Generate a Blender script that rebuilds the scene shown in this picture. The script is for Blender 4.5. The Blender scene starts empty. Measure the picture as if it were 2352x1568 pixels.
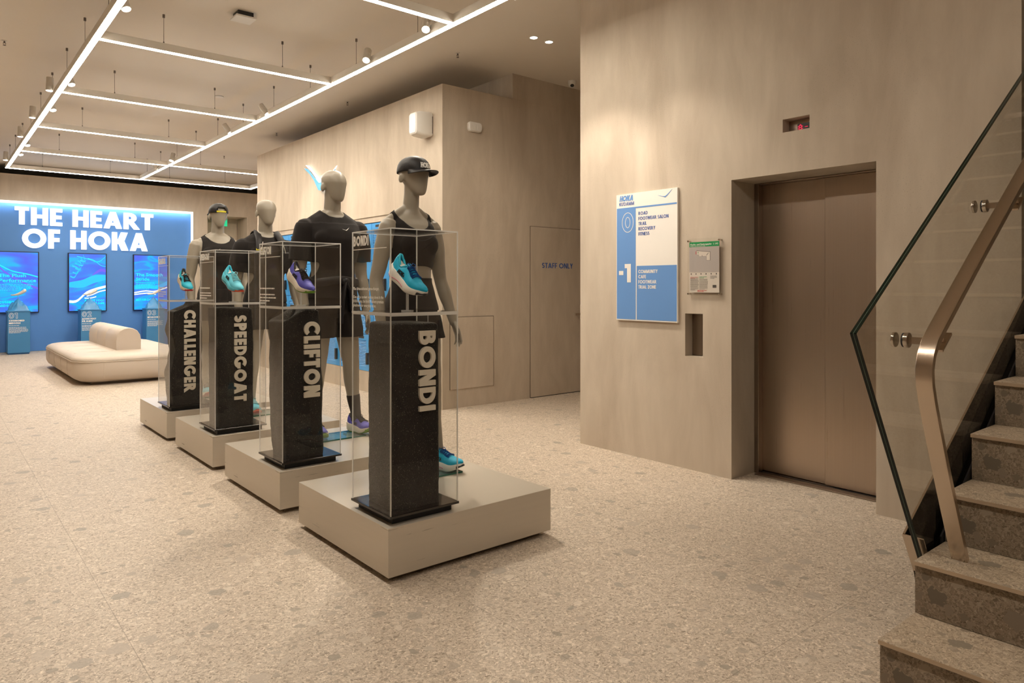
import bpy, bmesh, math, random
from math import sin, cos, pi, radians, atan2, sqrt
from mathutils import Vector, Matrix, noise, Quaternion
from mathutils.geometry import delaunay_2d_cdt

# ------------------------------------------------------------------ camera, world, exposure
SC = bpy.context.scene
COL = SC.collection
CAM_H = 1.36
cd = bpy.data.cameras.new('camera'); cam = bpy.data.objects.new('camera', cd); COL.objects.link(cam)
cam.location = (0, 0, CAM_H)
cam.rotation_euler = (radians(90), 0, -0.6938)          # level camera, looking between the two wall directions
cd.sensor_fit = 'HORIZONTAL'; cd.sensor_width = 36.0
cd.lens = 36.0 * 1618.1 / 2352.0
cd.shift_y = -(784 - 656.35) / 2352.0                      # rising-front view: horizon above the frame's middle
cd.clip_start = 0.02; cd.clip_end = 100
SC.camera = cam
SC.view_settings.view_transform = 'Standard'
SC.view_settings.look = 'None'
SC.view_settings.gamma = 1.0
SC.view_settings.exposure = 0.0
SC.view_settings.use_curve_mapping = False
W = bpy.data.worlds.new('world'); SC.world = W; W.use_nodes = True
W.node_tree.nodes['Background'].inputs[0].default_value = (1.0, 0.86, 0.70, 1)
W.node_tree.nodes['Background'].inputs[1].default_value = 0.10
try:
    SC.cycles.max_bounces = 10; SC.cycles.transparent_max_bounces = 40
    SC.cycles.diffuse_bounces = 5; SC.cycles.glossy_bounces = 4; SC.cycles.transmission_bounces = 8
    SC.cycles.caustics_reflective = False; SC.cycles.caustics_refractive = False
    SC.cycles.sample_clamp_indirect = 6.0
    SC.cycles.use_denoising = True; SC.cycles.use_adaptive_sampling = True; SC.cycles.adaptive_threshold = 0.03
except Exception: pass
BAR = 73.0                    # strength of the pendant light bars
LIGHT = (1.0, 0.90, 0.755)   # their warm white

random.seed(7)
X, Y, Z = Vector((1, 0, 0)), Vector((0, 1, 0)), Vector((0, 0, 1))

# ------------------------------------------------------------------ materials
def new_mat(name):
    m = bpy.data.materials.new(name); m.use_nodes = True
    nt = m.node_tree; b = nt.nodes['Principled BSDF']
    return m, nt, b
def N(nt, t, **kw):
    n = nt.nodes.new(t)
    for k, v in kw.items():
        if k.startswith('i_'):
            n.inputs[k[2:].replace('_', ' ')].default_value = v
        else: setattr(n, k, v)
    return n
def pbr(name, col, rough=0.5, metal=0.0, spec=0.5, bump=0.0, bscale=80, var=0.0, vscale=6, sheen=0.0):
    m, nt, b = new_mat(name)
    b.inputs['Base Color'].default_value = (*col, 1); b.inputs['Roughness'].default_value = rough
    b.inputs['Metallic'].default_value = metal; b.inputs['Specular IOR Level'].default_value = spec
    if sheen: b.inputs['Sheen Weight'].default_value = sheen
    tc = N(nt, 'ShaderNodeTexCoord')
    nz = N(nt, 'ShaderNodeTexNoise'); nz.inputs['Scale'].default_value = vscale; nz.inputs['Detail'].default_value = 4
    nt.links.new(tc.outputs['Object'], nz.inputs['Vector'])
    v = max(var, 0.03)
    mx = N(nt, 'ShaderNodeMix', data_type='RGBA')
    mx.inputs['A'].default_value = (*[c * (1 - v) for c in col], 1); mx.inputs['B'].default_value = (*[min(1, c * (1 + v)) for c in col], 1)
    nt.links.new(nz.outputs['Fac'], mx.inputs['Factor']); nt.links.new(mx.outputs['Result'], b.inputs['Base Color'])
    if bump:
        n2 = N(nt, 'ShaderNodeTexNoise'); n2.inputs['Scale'].default_value = bscale; n2.inputs['Detail'].default_value = 3
        nt.links.new(tc.outputs['Object'], n2.inputs['Vector'])
        bp = N(nt, 'ShaderNodeBump'); bp.inputs['Strength'].default_value = bump; bp.inputs['Distance'].default_value = 0.004
        nt.links.new(n2.outputs['Fac'], bp.inputs['Height']); nt.links.new(bp.outputs['Normal'], b.inputs['Normal'])
    return m
def emit(name, col, s):
    m, nt, b = new_mat(name)
    b.inputs['Base Color'].default_value = (*[min(1, c) * 0.5 for c in col], 1)
    b.inputs['Emission Color'].default_value = (*col, 1); b.inputs['Emission Strength'].default_value = s
    b.inputs['Roughness'].default_value = 0.4
    return m
def plaster(name, c1, c2, pits=1.0):
    m, nt, b = new_mat(name); L = nt.links.new
    tc = N(nt, 'ShaderNodeTexCoord')
    mp = N(nt, 'ShaderNodeMapping'); mp.inputs['Scale'].default_value = (1.5, 1.5, 0.45); L(tc.outputs['Object'], mp.inputs['Vector'])
    n1 = N(nt, 'ShaderNodeTexNoise'); n1.inputs['Scale'].default_value = 1.6; n1.inputs['Detail'].default_value = 6; n1.inputs['Roughness'].default_value = 0.62; n1.inputs['Distortion'].default_value = 0.6
    L(mp.outputs['Vector'], n1.inputs['Vector'])
    r1 = N(nt, 'ShaderNodeValToRGB'); r1.color_ramp.elements[0].position = 0.33; r1.color_ramp.elements[1].position = 0.68
    L(n1.outputs['Fac'], r1.inputs['Fac'])
    mx = N(nt, 'ShaderNodeMix', data_type='RGBA'); mx.inputs['A'].default_value = (*c1, 1); mx.inputs['B'].default_value = (*c2, 1)
    L(r1.outputs['Color'], mx.inputs['Factor'])
    mp2 = N(nt, 'ShaderNodeMapping'); mp2.inputs['Scale'].default_value = (6, 6, 1.3); L(tc.outputs['Object'], mp2.inputs['Vector'])
    n2 = N(nt, 'ShaderNodeTexNoise'); n2.inputs['Scale'].default_value = 2.0; n2.inputs['Detail'].default_value = 5; L(mp2.outputs['Vector'], n2.inputs['Vector'])
    r2 = N(nt, 'ShaderNodeValToRGB'); r2.color_ramp.elements[0].position = 0.35; r2.color_ramp.elements[0].color = (0.955, 0.95, 0.945, 1); r2.color_ramp.elements[1].position = 0.65; r2.color_ramp.elements[1].color = (1.02, 1.02, 1.02, 1)
    L(n2.outputs['Fac'], r2.inputs['Fac'])
    m2 = N(nt, 'ShaderNodeMix', data_type='RGBA', blend_type='MULTIPLY'); m2.inputs['Factor'].default_value = 1.0
    L(mx.outputs['Result'], m2.inputs['A']); L(r2.outputs['Color'], m2.inputs['B'])
    # small trowel pits gathered in patches
    n3 = N(nt, 'ShaderNodeTexNoise'); n3.inputs['Scale'].default_value = 130; n3.inputs['Detail'].default_value = 2; L(tc.outputs['Object'], n3.inputs['Vector'])
    r3 = N(nt, 'ShaderNodeValToRGB'); r3.color_ramp.elements[0].position = 0.30; r3.color_ramp.elements[0].color = (1, 1, 1, 1); r3.color_ramp.elements[1].position = 0.37; r3.color_ramp.elements[1].color = (0, 0, 0, 1)
    L(n3.outputs['Fac'], r3.inputs['Fac'])
    n4 = N(nt, 'ShaderNodeTexNoise'); n4.inputs['Scale'].default_value = 1.7; n4.inputs['Detail'].default_value = 3; L(tc.outputs['Object'], n4.inputs['Vector'])
    r4 = N(nt, 'ShaderNodeValToRGB'); r4.color_ramp.elements[0].position = 0.46; r4.color_ramp.elements[1].position = 0.62
    L(n4.outputs['Fac'], r4.inputs['Fac'])
    mu = N(nt, 'ShaderNodeMath', operation='MULTIPLY'); L(r3.outputs['Color'], mu.inputs[0]); L(r4.outputs['Color'], mu.inputs[1])
    mu2 = N(nt, 'ShaderNodeMath', operation='MULTIPLY'); L(mu.outputs[0], mu2.inputs[0]); mu2.inputs[1].default_value = 0.30 * pits
    m3 = N(nt, 'ShaderNodeMix', data_type='RGBA'); m3.inputs['B'].default_value = (c1[0] * 0.45, c1[1] * 0.4, c1[2] * 0.36, 1)
    L(mu2.outputs[0], m3.inputs['Factor']); L(m2.outputs['Result'], m3.inputs['A'])
    L(m3.outputs['Result'], b.inputs['Base Color'])
    b.inputs['Roughness'].default_value = 0.75; b.inputs['Specular IOR Level'].default_value = 0.25
    bp = N(nt, 'ShaderNodeBump'); bp.inputs['Strength'].default_value = 0.12; bp.inputs['Distance'].default_value = 0.004
    L(n2.outputs['Fac'], bp.inputs['Height']); L(bp.outputs['Normal'], b.inputs['Normal'])
    return m
def stone(name, tone=1.0, joints=True, sc=1.0, contrast=1.0, tint=(1, 1, 1)):
    m, nt, b = new_mat(name); L = nt.links.new
    tc = N(nt, 'ShaderNodeTexCoord')
    nd = N(nt, 'ShaderNodeTexNoise'); nd.inputs['Scale'].default_value = 14 * sc; nd.inputs['Detail'].default_value = 3; L(tc.outputs['Object'], nd.inputs['Vector'])
    sub = N(nt, 'ShaderNodeVectorMath', operation='SUBTRACT'); sub.inputs[1].default_value = (0.5, 0.5, 0.5); L(nd.outputs['Color'], sub.inputs[0])
    scl = N(nt, 'ShaderNodeVectorMath', operation='SCALE'); scl.inputs['Scale'].default_value = 0.05; L(sub.outputs[0], scl.inputs[0])
    add = N(nt, 'ShaderNodeVectorMath', operation='ADD'); L(tc.outputs['Object'], add.inputs[0]); L(scl.outputs[0], add.inputs[1])
    nd2 = N(nt, 'ShaderNodeTexNoise'); nd2.inputs['Scale'].default_value = 75 * sc; nd2.inputs['Detail'].default_value = 2; L(tc.outputs['Object'], nd2.inputs['Vector'])
    sub2 = N(nt, 'ShaderNodeVectorMath', operation='SUBTRACT'); sub2.inputs[1].default_value = (0.5, 0.5, 0.5); L(nd2.outputs['Color'], sub2.inputs[0])
    scl2 = N(nt, 'ShaderNodeVectorMath', operation='SCALE'); scl2.inputs['Scale'].default_value = 0.020; L(sub2.outputs[0], scl2.inputs[0])
    add2 = N(nt, 'ShaderNodeVectorMath', operation='ADD'); L(add.outputs[0], add2.inputs[0]); L(scl2.outputs[0], add2.inputs[1]); add = add2
    def vor(scale, mapsc=(1, 1, 1)):
        mp = N(nt, 'ShaderNodeMapping'); mp.inputs['Scale'].default_value = mapsc; L(add.outputs[0], mp.inputs['Vector'])
        v = N(nt, 'ShaderNodeTexVoronoi'); v.inputs['Scale'].default_value = scale; L(mp.outputs['Vector'], v.inputs['Vector'])
        s = N(nt, 'ShaderNodeSeparateColor'); L(v.outputs['Color'], s.inputs[0])
        return v, s
    def ramp(src, stops):
        r = N(nt, 'ShaderNodeValToRGB'); e = r.color_ramp.elements
        e[0].position = stops[0][0]; e[0].color = (*stops[0][1], 1); e[1].position = stops[-1][0]; e[1].color = (*stops[-1][1], 1)
        for p, c in stops[1:-1]:
            k = e.new(p); k.color = (*c, 1)
        L(src, r.inputs['Fac']); return r
    t = lambda r, g, bb: (r * tone * tint[0], g * tone * tint[1], bb * tone * tint[2])
    v1, s1 = vor(125 * sc)
    base = ramp(s1.outputs[0], [(0.0, t(.29, .235, .18)), (0.14, t(.42, .35, .28)), (0.5, t(.51, .435, .355)), (0.88, t(.57, .495, .41)), (1.0, t(.70, .62, .525))])
    v0, s0 = vor(230 * sc)
    fine = ramp(s0.outputs[1], [(0.0, (.66, .63, .60)), (0.35, (.96, .95, .94)), (1.0, (1.12, 1.11, 1.10))])
    m0 = N(nt, 'ShaderNodeMix', data_type='RGBA', blend_type='MULTIPLY'); m0.inputs['Factor'].default_value = min(1.0, 0.85 * contrast)
    L(base.outputs['Color'], m0.inputs['A']); L(fine.outputs['Color'], m0.inputs['B'])
    cur = m0.outputs['Result']
    def layer(cur, scale, lo, rad, stops, op):
        v, s = vor(scale)
        g = N(nt, 'ShaderNodeMath', operation='GREATER_THAN'); L(s.outputs[0], g.inputs[0]); g.inputs[1].default_value = lo
        d = N(nt, 'ShaderNodeMath', operation='LESS_THAN'); L(v.outputs['Distance'], d.inputs[0]); d.inputs[1].default_value = rad
        mu = N(nt, 'ShaderNodeMath', operation='MULTIPLY'); L(g.outputs[0], mu.inputs[0]); L(d.outputs[0], mu.inputs[1])
        mo = N(nt, 'ShaderNodeMath', operation='MULTIPLY'); L(mu.outputs[0], mo.inputs[0]); mo.inputs[1].default_value = op
        r = ramp(s.outputs[1], stops)
        mx = N(nt, 'ShaderNodeMix', data_type='RGBA'); L(mo.outputs[0], mx.inputs['Factor']); L(cur, mx.inputs['A']); L(r.outputs['Color'], mx.inputs['B'])
        return mx.outputs['Result']
    cur = layer(cur, 46 * sc, 0.72, 0.42, [(0, t(.31, .26, .205)), (.45, t(.45, .38, .31)), (1, t(.66, .585, .49))], 0.7 * contrast)
    cur = layer(cur, 20 * sc, 0.84, 0.40, [(0, t(.27, .23, .185)), (.55, t(.40, .34, .28)), (1, t(.66, .585, .49))], 0.75 * contrast)
    cur = layer(cur, 9 * sc, 0.865, 0.37, [(0, t(.255, .225, .19)), (.6, t(.35, .305, .255)), (1, t(.45, .385, .32))], 0.75 * contrast)
    if joints:
        sx = N(nt, 'ShaderNodeSeparateXYZ'); L(tc.outputs['Object'], sx.inputs[0])
        masks = []
        for ax, off, sp in ((0, 0.598, 1.2), (1, 0.20, 1.2)):
            a = N(nt, 'ShaderNodeMath', operation='SUBTRACT'); L(sx.outputs[ax], a.inputs[0]); a.inputs[1].default_value = off
            p = N(nt, 'ShaderNodeMath', operation='PINGPONG'); L(a.outputs[0], p.inputs[0]); p.inputs[1].default_value = sp / 2
            # pingpong is 0 at every joint
            l = N(nt, 'ShaderNodeMath', operation='LESS_THAN'); L(p.outputs[0], l.inputs[0]); l.inputs[1].default_value = 0.0016
            masks.append(l)
        mm = N(nt, 'ShaderNodeMath', operation='MAXIMUM'); L(masks[0].outputs[0], mm.inputs[0]); L(masks[1].outputs[0], mm.inputs[1])
        mj = N(nt, 'ShaderNodeMath', operation='MULTIPLY'); L(mm.outputs[0], mj.inputs[0]); mj.inputs[1].default_value = 0.5
        mx = N(nt, 'ShaderNodeMix', data_type='RGBA'); mx.inputs['B'].default_value = (.20, .155, .115, 1)
        L(mj.outputs[0], mx.inputs['Factor']); L(cur, mx.inputs['A']); cur = mx.outputs['Result']
    L(cur, b.inputs['Base Color'])
    b.inputs['Roughness'].default_value = 0.52; b.inputs['Specular IOR Level'].default_value = 0.35
    return m
def clear(name, tint=(1, 1, 1), refl=1.0, rough=0.0):
    """thin clear sheet: sees through, reflects more at grazing angles"""
    m = bpy.data.materials.new(name); m.use_nodes = True; nt = m.node_tree; nt.nodes.clear(); L = nt.links.new
    out = N(nt, 'ShaderNodeOutputMaterial'); tr = N(nt, 'ShaderNodeBsdfTransparent'); tr.inputs[0].default_value = (*tint, 1)
    gl = N(nt, 'ShaderNodeBsdfGlossy'); gl.inputs['Roughness'].default_value = rough
    lw = N(nt, 'ShaderNodeLayerWeight'); lw.inputs['Blend'].default_value = 0.5
    pw = N(nt, 'ShaderNodeMath', operation='POWER'); L(lw.outputs['Facing'], pw.inputs[0]); pw.inputs[1].default_value = 4.6
    ma = N(nt, 'ShaderNodeMath', operation='MULTIPLY_ADD'); L(pw.outputs[0], ma.inputs[0]); ma.inputs[1].default_value = 0.80 * refl; ma.inputs[2].default_value = 0.017 * refl
    mx = N(nt, 'ShaderNodeMixShader'); L(ma.outputs[0], mx.inputs[0]); L(tr.outputs[0], mx.inputs[1]); L(gl.outputs[0], mx.inputs[2])
    L(mx.outputs[0], out.inputs['Surface']); return m
def acrylic_edge(name, col, a):
    m = bpy.data.materials.new(name); m.use_nodes = True; nt = m.node_tree; nt.nodes.clear(); L = nt.links.new
    out = N(nt, 'ShaderNodeOutputMaterial'); tr = N(nt, 'ShaderNodeBsdfTransparent'); tr.inputs[0].default_value = (*col, 1)
    df = N(nt, 'ShaderNodeBsdfDiffuse'); df.inputs[0].default_value = (*col, 1)
    gl = N(nt, 'ShaderNodeBsdfGlossy'); gl.inputs[0].default_value = (*col, 1); gl.inputs['Roughness'].default_value = 0.12
    m1 = N(nt, 'ShaderNodeMixShader'); m1.inputs[0].default_value = 0.35; L(df.outputs[0], m1.inputs[1]); L(gl.outputs[0], m1.inputs[2])
    tl = N(nt, 'ShaderNodeBsdfTranslucent'); tl.inputs[0].default_value = (*col, 1)
    m3 = N(nt, 'ShaderNodeMixShader'); m3.inputs[0].default_value = 0.4; L(m1.outputs[0], m3.inputs[1]); L(tl.outputs[0], m3.inputs[2])
    m2 = N(nt, 'ShaderNodeMixShader'); m2.inputs[0].default_value = a; L(tr.outputs[0], m2.inputs[1]); L(m3.outputs[0], m2.inputs[2])
    L(m2.outputs[0], out.inputs['Surface']); return m
def brushed(name, col, rough=0.3, scale=(2, 400, 2), var=0.12, bump=0.05):
    m, nt, b = new_mat(name); L = nt.links.new
    tc = N(nt, 'ShaderNodeTexCoord'); mp = N(nt, 'ShaderNodeMapping'); mp.inputs['Scale'].default_value = scale; L(tc.outputs['Object'], mp.inputs['Vector'])
    nz = N(nt, 'ShaderNodeTexNoise'); nz.inputs['Scale'].default_value = 1; nz.inputs['Detail'].default_value = 4; L(mp.outputs['Vector'], nz.inputs['Vector'])
    mx = N(nt, 'ShaderNodeMix', data_type='RGBA'); mx.inputs['A'].default_value = (*[c * (1 - var) for c in col], 1); mx.inputs['B'].default_value = (*[c * (1 + var) for c in col], 1)
    L(nz.outputs['Fac'], mx.inputs['Factor']); L(mx.outputs['Result'], b.inputs['Base Color'])
    ma = N(nt, 'ShaderNodeMath', operation='MULTIPLY_ADD'); L(nz.outputs['Fac'], ma.inputs[0]); ma.inputs[1].default_value = 0.15; ma.inputs[2].default_value = rough - 0.07
    L(ma.outputs[0], b.inputs['Roughness'])
    b.inputs['Metallic'].default_value = 1.0
    bp = N(nt, 'ShaderNodeBump'); bp.inputs['Strength'].default_value = bump; bp.inputs['Distance'].default_value = 0.001
    L(nz.outputs['Fac'], bp.inputs['Height']); L(bp.outputs['Normal'], b.inputs['Normal'])
    return m
def foam(name):
    m, nt, b = new_mat(name); L = nt.links.new
    tc = N(nt, 'ShaderNodeTexCoord')
    v = N(nt, 'ShaderNodeTexVoronoi'); v.inputs['Scale'].default_value = 430; L(tc.outputs['Object'], v.inputs['Vector'])
    s = N(nt, 'ShaderNodeSeparateColor'); L(v.outputs['Color'], s.inputs[0])
    r = N(nt, 'ShaderNodeValToRGB'); e = r.color_ramp.elements
    e[0].position = 0.0; e[0].color = (.012, .011, .010, 1); e[1].position = 1.0; e[1].color = (.30, .26, .21, 1)
    k = e.new(.80); k.color = (.017, .0145, .013, 1); k = e.new(.96); k.color = (.028, .023, .020, 1); k = e.new(.985); k.color = (.09, .075, .062, 1)
    L(s.outputs[0], r.inputs['Fac']); L(r.outputs['Color'], b.inputs['Base Color'])
    b.inputs['Roughness'].default_value = 0.62; b.inputs['Specular IOR Level'].default_value = 0.35
    n2 = N(nt, 'ShaderNodeTexNoise'); n2.inputs['Scale'].default_value = 150; n2.inputs['Detail'].default_value = 4; L(tc.outputs['Object'], n2.inputs['Vector'])
    bp = N(nt, 'ShaderNodeBump'); bp.inputs['Strength'].default_value = 0.85; bp.inputs['Distance'].default_value = 0.006
    L(n2.outputs['Fac'], bp.inputs['Height']); L(bp.outputs['Normal'], b.inputs['Normal'])
    return m
def screen(name, seed, s=1.0):
    m, nt, b = new_mat(name); L = nt.links.new
    tc = N(nt, 'ShaderNodeTexCoord'); mp = N(nt, 'ShaderNodeMapping'); mp.inputs['Location'].default_value = (seed, 0, seed * 2); mp.inputs['Rotation'].default_value = (0, radians(24), 0); mp.inputs['Scale'].default_value = (0.8, 1, 3.0)
    L(tc.outputs['Object'], mp.inputs['Vector'])
    n = N(nt, 'ShaderNodeTexNoise'); n.inputs['Scale'].default_value = 1.5; n.inputs['Detail'].default_value = 1.5; n.inputs['Distortion'].default_value = 0.9; L(mp.outputs['Vector'], n.inputs['Vector'])
    r = N(nt, 'ShaderNodeValToRGB'); e = r.color_ramp.elements
    e[0].position = 0.25; e[0].color = (.10, .10, .95, 1); e[1].position = 0.8; e[1].color = (.04, .30, 1.0, 1)
    for p, c in ((.42, (.06, .20, 1.0)), (.52, (.05, .28, 1.0)), (.60, (.0, .55, 1.0)), (.66, (.04, .30, 1.0))):
        k = e.new(p); k.color = (*c, 1)
    L(n.outputs['Fac'], r.inputs['Fac']); L(r.outputs['Color'], b.inputs['Emission Color']); b.inputs['Emission Strength'].default_value = s
    b.inputs['Base Color'].default_value = (.01, .01, .02, 1); b.inputs['Roughness'].default_value = 0.25
    return m

M = {}
M['wall'] = plaster('trowelled_plaster', (.48, .405, .322), (.60, .52, .425))
M['floor'] = stone('ceppo_stone_floor', 1.17, contrast=1.0)
M['tread'] = stone('ceppo_stone_tread', 0.90, joints=False, sc=1.2, contrast=1.2, tint=(1.0, .95, .87))  # floor stone with the warm light at the stairs put into its tint
M['riser'] = stone('ceppo_stone_shaded_riser', 0.50, joints=False, sc=1.15, contrast=1.35, tint=(1.0, .93, .84))  # same stone, with the risers' shade and warm light put into the colour
M['nosing'] = pbr('bronze_nosing', (.50, .40, .30), 0.4, 0.6)
M['ceiling'] = pbr('ceiling_paint', (.76, .70, .62), 0.9, spec=0.1, var=0.02, vscale=2)
M['void'] = pbr('dark_void', (.03, .025, .025), 0.95, spec=0.0)
M['bar'] = pbr('bar_housing', (.80, .76, .69), 0.5)
M['diff'] = emit('light_diffuser', LIGHT, BAR)
M['spot'] = pbr('spot_housing', (.66, .62, .56), 0.45)
M['lens'] = emit('spot_lens', (1.0, .9, .76), 14.0)
M['wire'] = pbr('cord', (.16, .13, .11), 0.6)
M['white'] = pbr('white_plastic', (.78, .75, .70), 0.4)
M['bright'] = pbr('white_letter', (.88, .86, .83), 0.5)
M['ledwhite'] = emit('lit_letter_face', (1.0, .98, .95), 1.1)
M['pedestal'] = brushed('champagne_laminate', (.62, .56, .475), 0.30, (3, 3, 60), 0.04)
M['pedestal'].node_tree.nodes['Principled BSDF'].inputs['Metallic'].default_value = 0.22
M['pedestal'].node_tree.nodes['Principled BSDF'].inputs['Base Color'].default_value = (.5, .44, .36, 1)
M['plinth'] = pbr('recessed_plinth', (.20, .155, .115), 0.45, 0.3)
M['board'] = pbr('black_gloss_board', (.016, .012, .011), 0.12, spec=0.6)
M['boardfoot'] = pbr('black_foot', (.006, .005, .006), 0.5)
M['clear'] = clear('acrylic_sheet', (0.985, 0.985, 0.98))
M['edge'] = acrylic_edge('acrylic_edge', (1.0, .99, .97), 0.60)
M['shelf'] = clear('acrylic_shelf', (0.82, 0.80, 0.77), 1.5)
M['rod'] = acrylic_edge('acrylic_rod', (.93, .92, .90), 0.35)
M['foam'] = foam('charcoal_foam')
M['cream'] = pbr('cream_letter', (.84, .77, .66), 0.5)
M['vinyl'] = pbr('white_vinyl', (.86, .83, .78), 0.6)
M['manq'] = pbr('mannequin_grey', (.345, .305, .245), 0.38, spec=0.45, var=0.03)
M['cloth'] = pbr('black_fabric', (.021, .0175, .0165), 0.85, spec=0.15, bump=0.25, bscale=500, sheen=0.08)
M['cloth2'] = pbr('black_nylon', (.014, .012, .013), 0.5, spec=0.35, bump=0.2, bscale=60)
M['seam'] = pbr('seam_thread', (.05, .045, .045), 0.7)
M['yellow'] = pbr('neon_yellow', (.80, .72, .04), 0.55)
M['silver'] = pbr('reflective_silver', (.70, .66, .60), 0.3, 0.4)
M['greenglass'] = clear('glass_plate', (.74, .90, .93), 1.3)
M['greenedge'] = pbr('glass_plate_edge', (.02, .16, .11), 0.15)
M['glass'] = clear('balustrade_glass', (.972, .968, .95), 0.95)
M['gedge'] = pbr('balustrade_edge', (.002, .008, .005), 0.12, spec=0.25)
M['gseam'] = pbr('balustrade_interlayer', (.035, .07, .05), 0.3)
M['steel'] = brushed('lift_steel', (.46, .375, .305), 0.30, (200, 200, 1.2), 0.06)
M['sframe'] = brushed('lift_frame_steel', (.33, .27, .22), 0.32, (200, 200, 1.5), 0.08)
M['rail'] = brushed('handrail_steel', (.60, .50, .41), 0.24, (3, 3, 3), 0.04, 0.0)
M['puck'] = pbr('chrome', (.62, .56, .50), 0.12, 1.0)
M['rubber'] = pbr('black_rubber', (.012, .011, .012), 0.5)
M['plate'] = pbr('dark_steel_plate', (.035, .028, .022), 0.22, 0.5)
M['leather'] = pbr('beige_leather', (.60, .515, .43), 0.5, bump=0.06, bscale=220)
M['blue'] = pbr('blue_wall_paint', (.075, .235, .60), 0.55)
M['plinthblue'] = pbr('blue_plinth', (.045, .215, .47), 0.5)
M['rockblue'] = pbr('blue_glossy_rock', (.06, .29, .62), 0.22, spec=0.6)
M['locker'] = pbr('locker_blue', (.055, .34, .78), 0.35)
M['lockerdark'] = pbr('locker_gap', (.012, .09, .25), 0.6)
M['black'] = pbr('black_plastic', (.012, .012, .014), 0.35)
M['signblue'] = pbr('sign_blue', (.125, .285, .62), 0.5)
M['signwhite'] = pbr('sign_white', (.83, .79, .74), 0.5)
M['inkblue'] = pbr('ink_blue', (.055, .115, .36), 0.6)
M['green'] = pbr('sign_green', (.0, .30, .085), 0.5)
M['paper'] = pbr('plan_paper', (.72, .65, .58), 0.6)
M['papergrey'] = pbr('plan_grey', (.47, .42, .40), 0.6)
M['ink'] = pbr('plan_ink', (.08, .07, .07), 0.6)
M['red'] = pbr('plan_red', (.62, .10, .08), 0.6)
M['led'] = emit('led_dot', (1.0, .02, .09), 1.6)
M['exit'] = emit('exit_green', (.02, .62, .28), 0.8)
M['exitw'] = emit('exit_white', (.9, 1.0, .95), 1.0)
M['frameled'] = emit('frame_led', (1.0, .97, .92), 0.9)
M['wash'] = emit('wash_led', (.86, .94, 1.0), 30.0)
M['cyan'] = emit('screen_cyan', (.0, .66, 1.0), .95)
M['cyanband'] = emit('screen_band', (.01, .44, 1.0), .95)
M['swhite'] = emit('screen_white', (.80, .93, 1.0), 1.0)
M['spurple'] = emit('screen_purple', (.12, .09, .92), 0.9)
M['snavy'] = emit('screen_navy', (.02, .02, .30), 0.6)
M['bezel'] = pbr('screen_bezel', (.008, .008, .03), 0.3)
M['halo'] = emit('logo_halo', (1.0, .98, .95), 3.0)
M['logoblue'] = pbr('logo_blue', (.04, .42, .86), 0.4)
M['mid'] = pbr('midsole_foam', (.86, .78, .66), 0.6)
for i in range(3): M['screen%d' % i] = screen('display_picture_%d' % i, 1.7 + 3.1 * i, 0.95)
# shoe colours
M['teal'] = pbr('shoe_teal', (.0, .43, .70), 0.6, var=0.12, vscale=40, bump=0.1, bscale=400)
M['aqua'] = pbr('shoe_aqua', (.02, .50, .70), 0.6, var=0.1, vscale=40)
M['sky'] = pbr('shoe_sky', (.13, .62, .80), 0.6, var=0.1, vscale=40)
M['violet'] = pbr('shoe_violet', (.085, .08, .46), 0.6, var=0.15, vscale=40, bump=0.1, bscale=400)
M['solecream'] = pbr('sole_cream', (.84, .76, .64), 0.55)
M['solepale'] = pbr('sole_white', (.90, .88, .83), 0.55)
M['soleblack'] = pbr('sole_black', (.02, .02, .025), 0.5)
M['shoered'] = pbr('toe_red', (.55, .025, .02), 0.5)
M['orange'] = pbr('toe_orange', (.75, .08, .015), 0.5)
M['lime'] = pbr('toe_green', (.14, .30, .02), 0.5)
M['pink'] = pbr('pink_stripe', (.75, .22, .33), 0.5)
M['linen'] = pbr('shoe_lining', (.66, .62, .56), 0.8)
M['lacedark'] = pbr('lace_black', (.03, .022, .02), 0.8)
M['lacenavy'] = pbr('lace_navy', (.004, .08, .30), 0.7)
M['lacepale'] = pbr('lace_pale', (.35, .72, .78), 0.7)
M['sock'] = pbr('sock_dark', (.035, .028, .026), 0.9)

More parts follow.
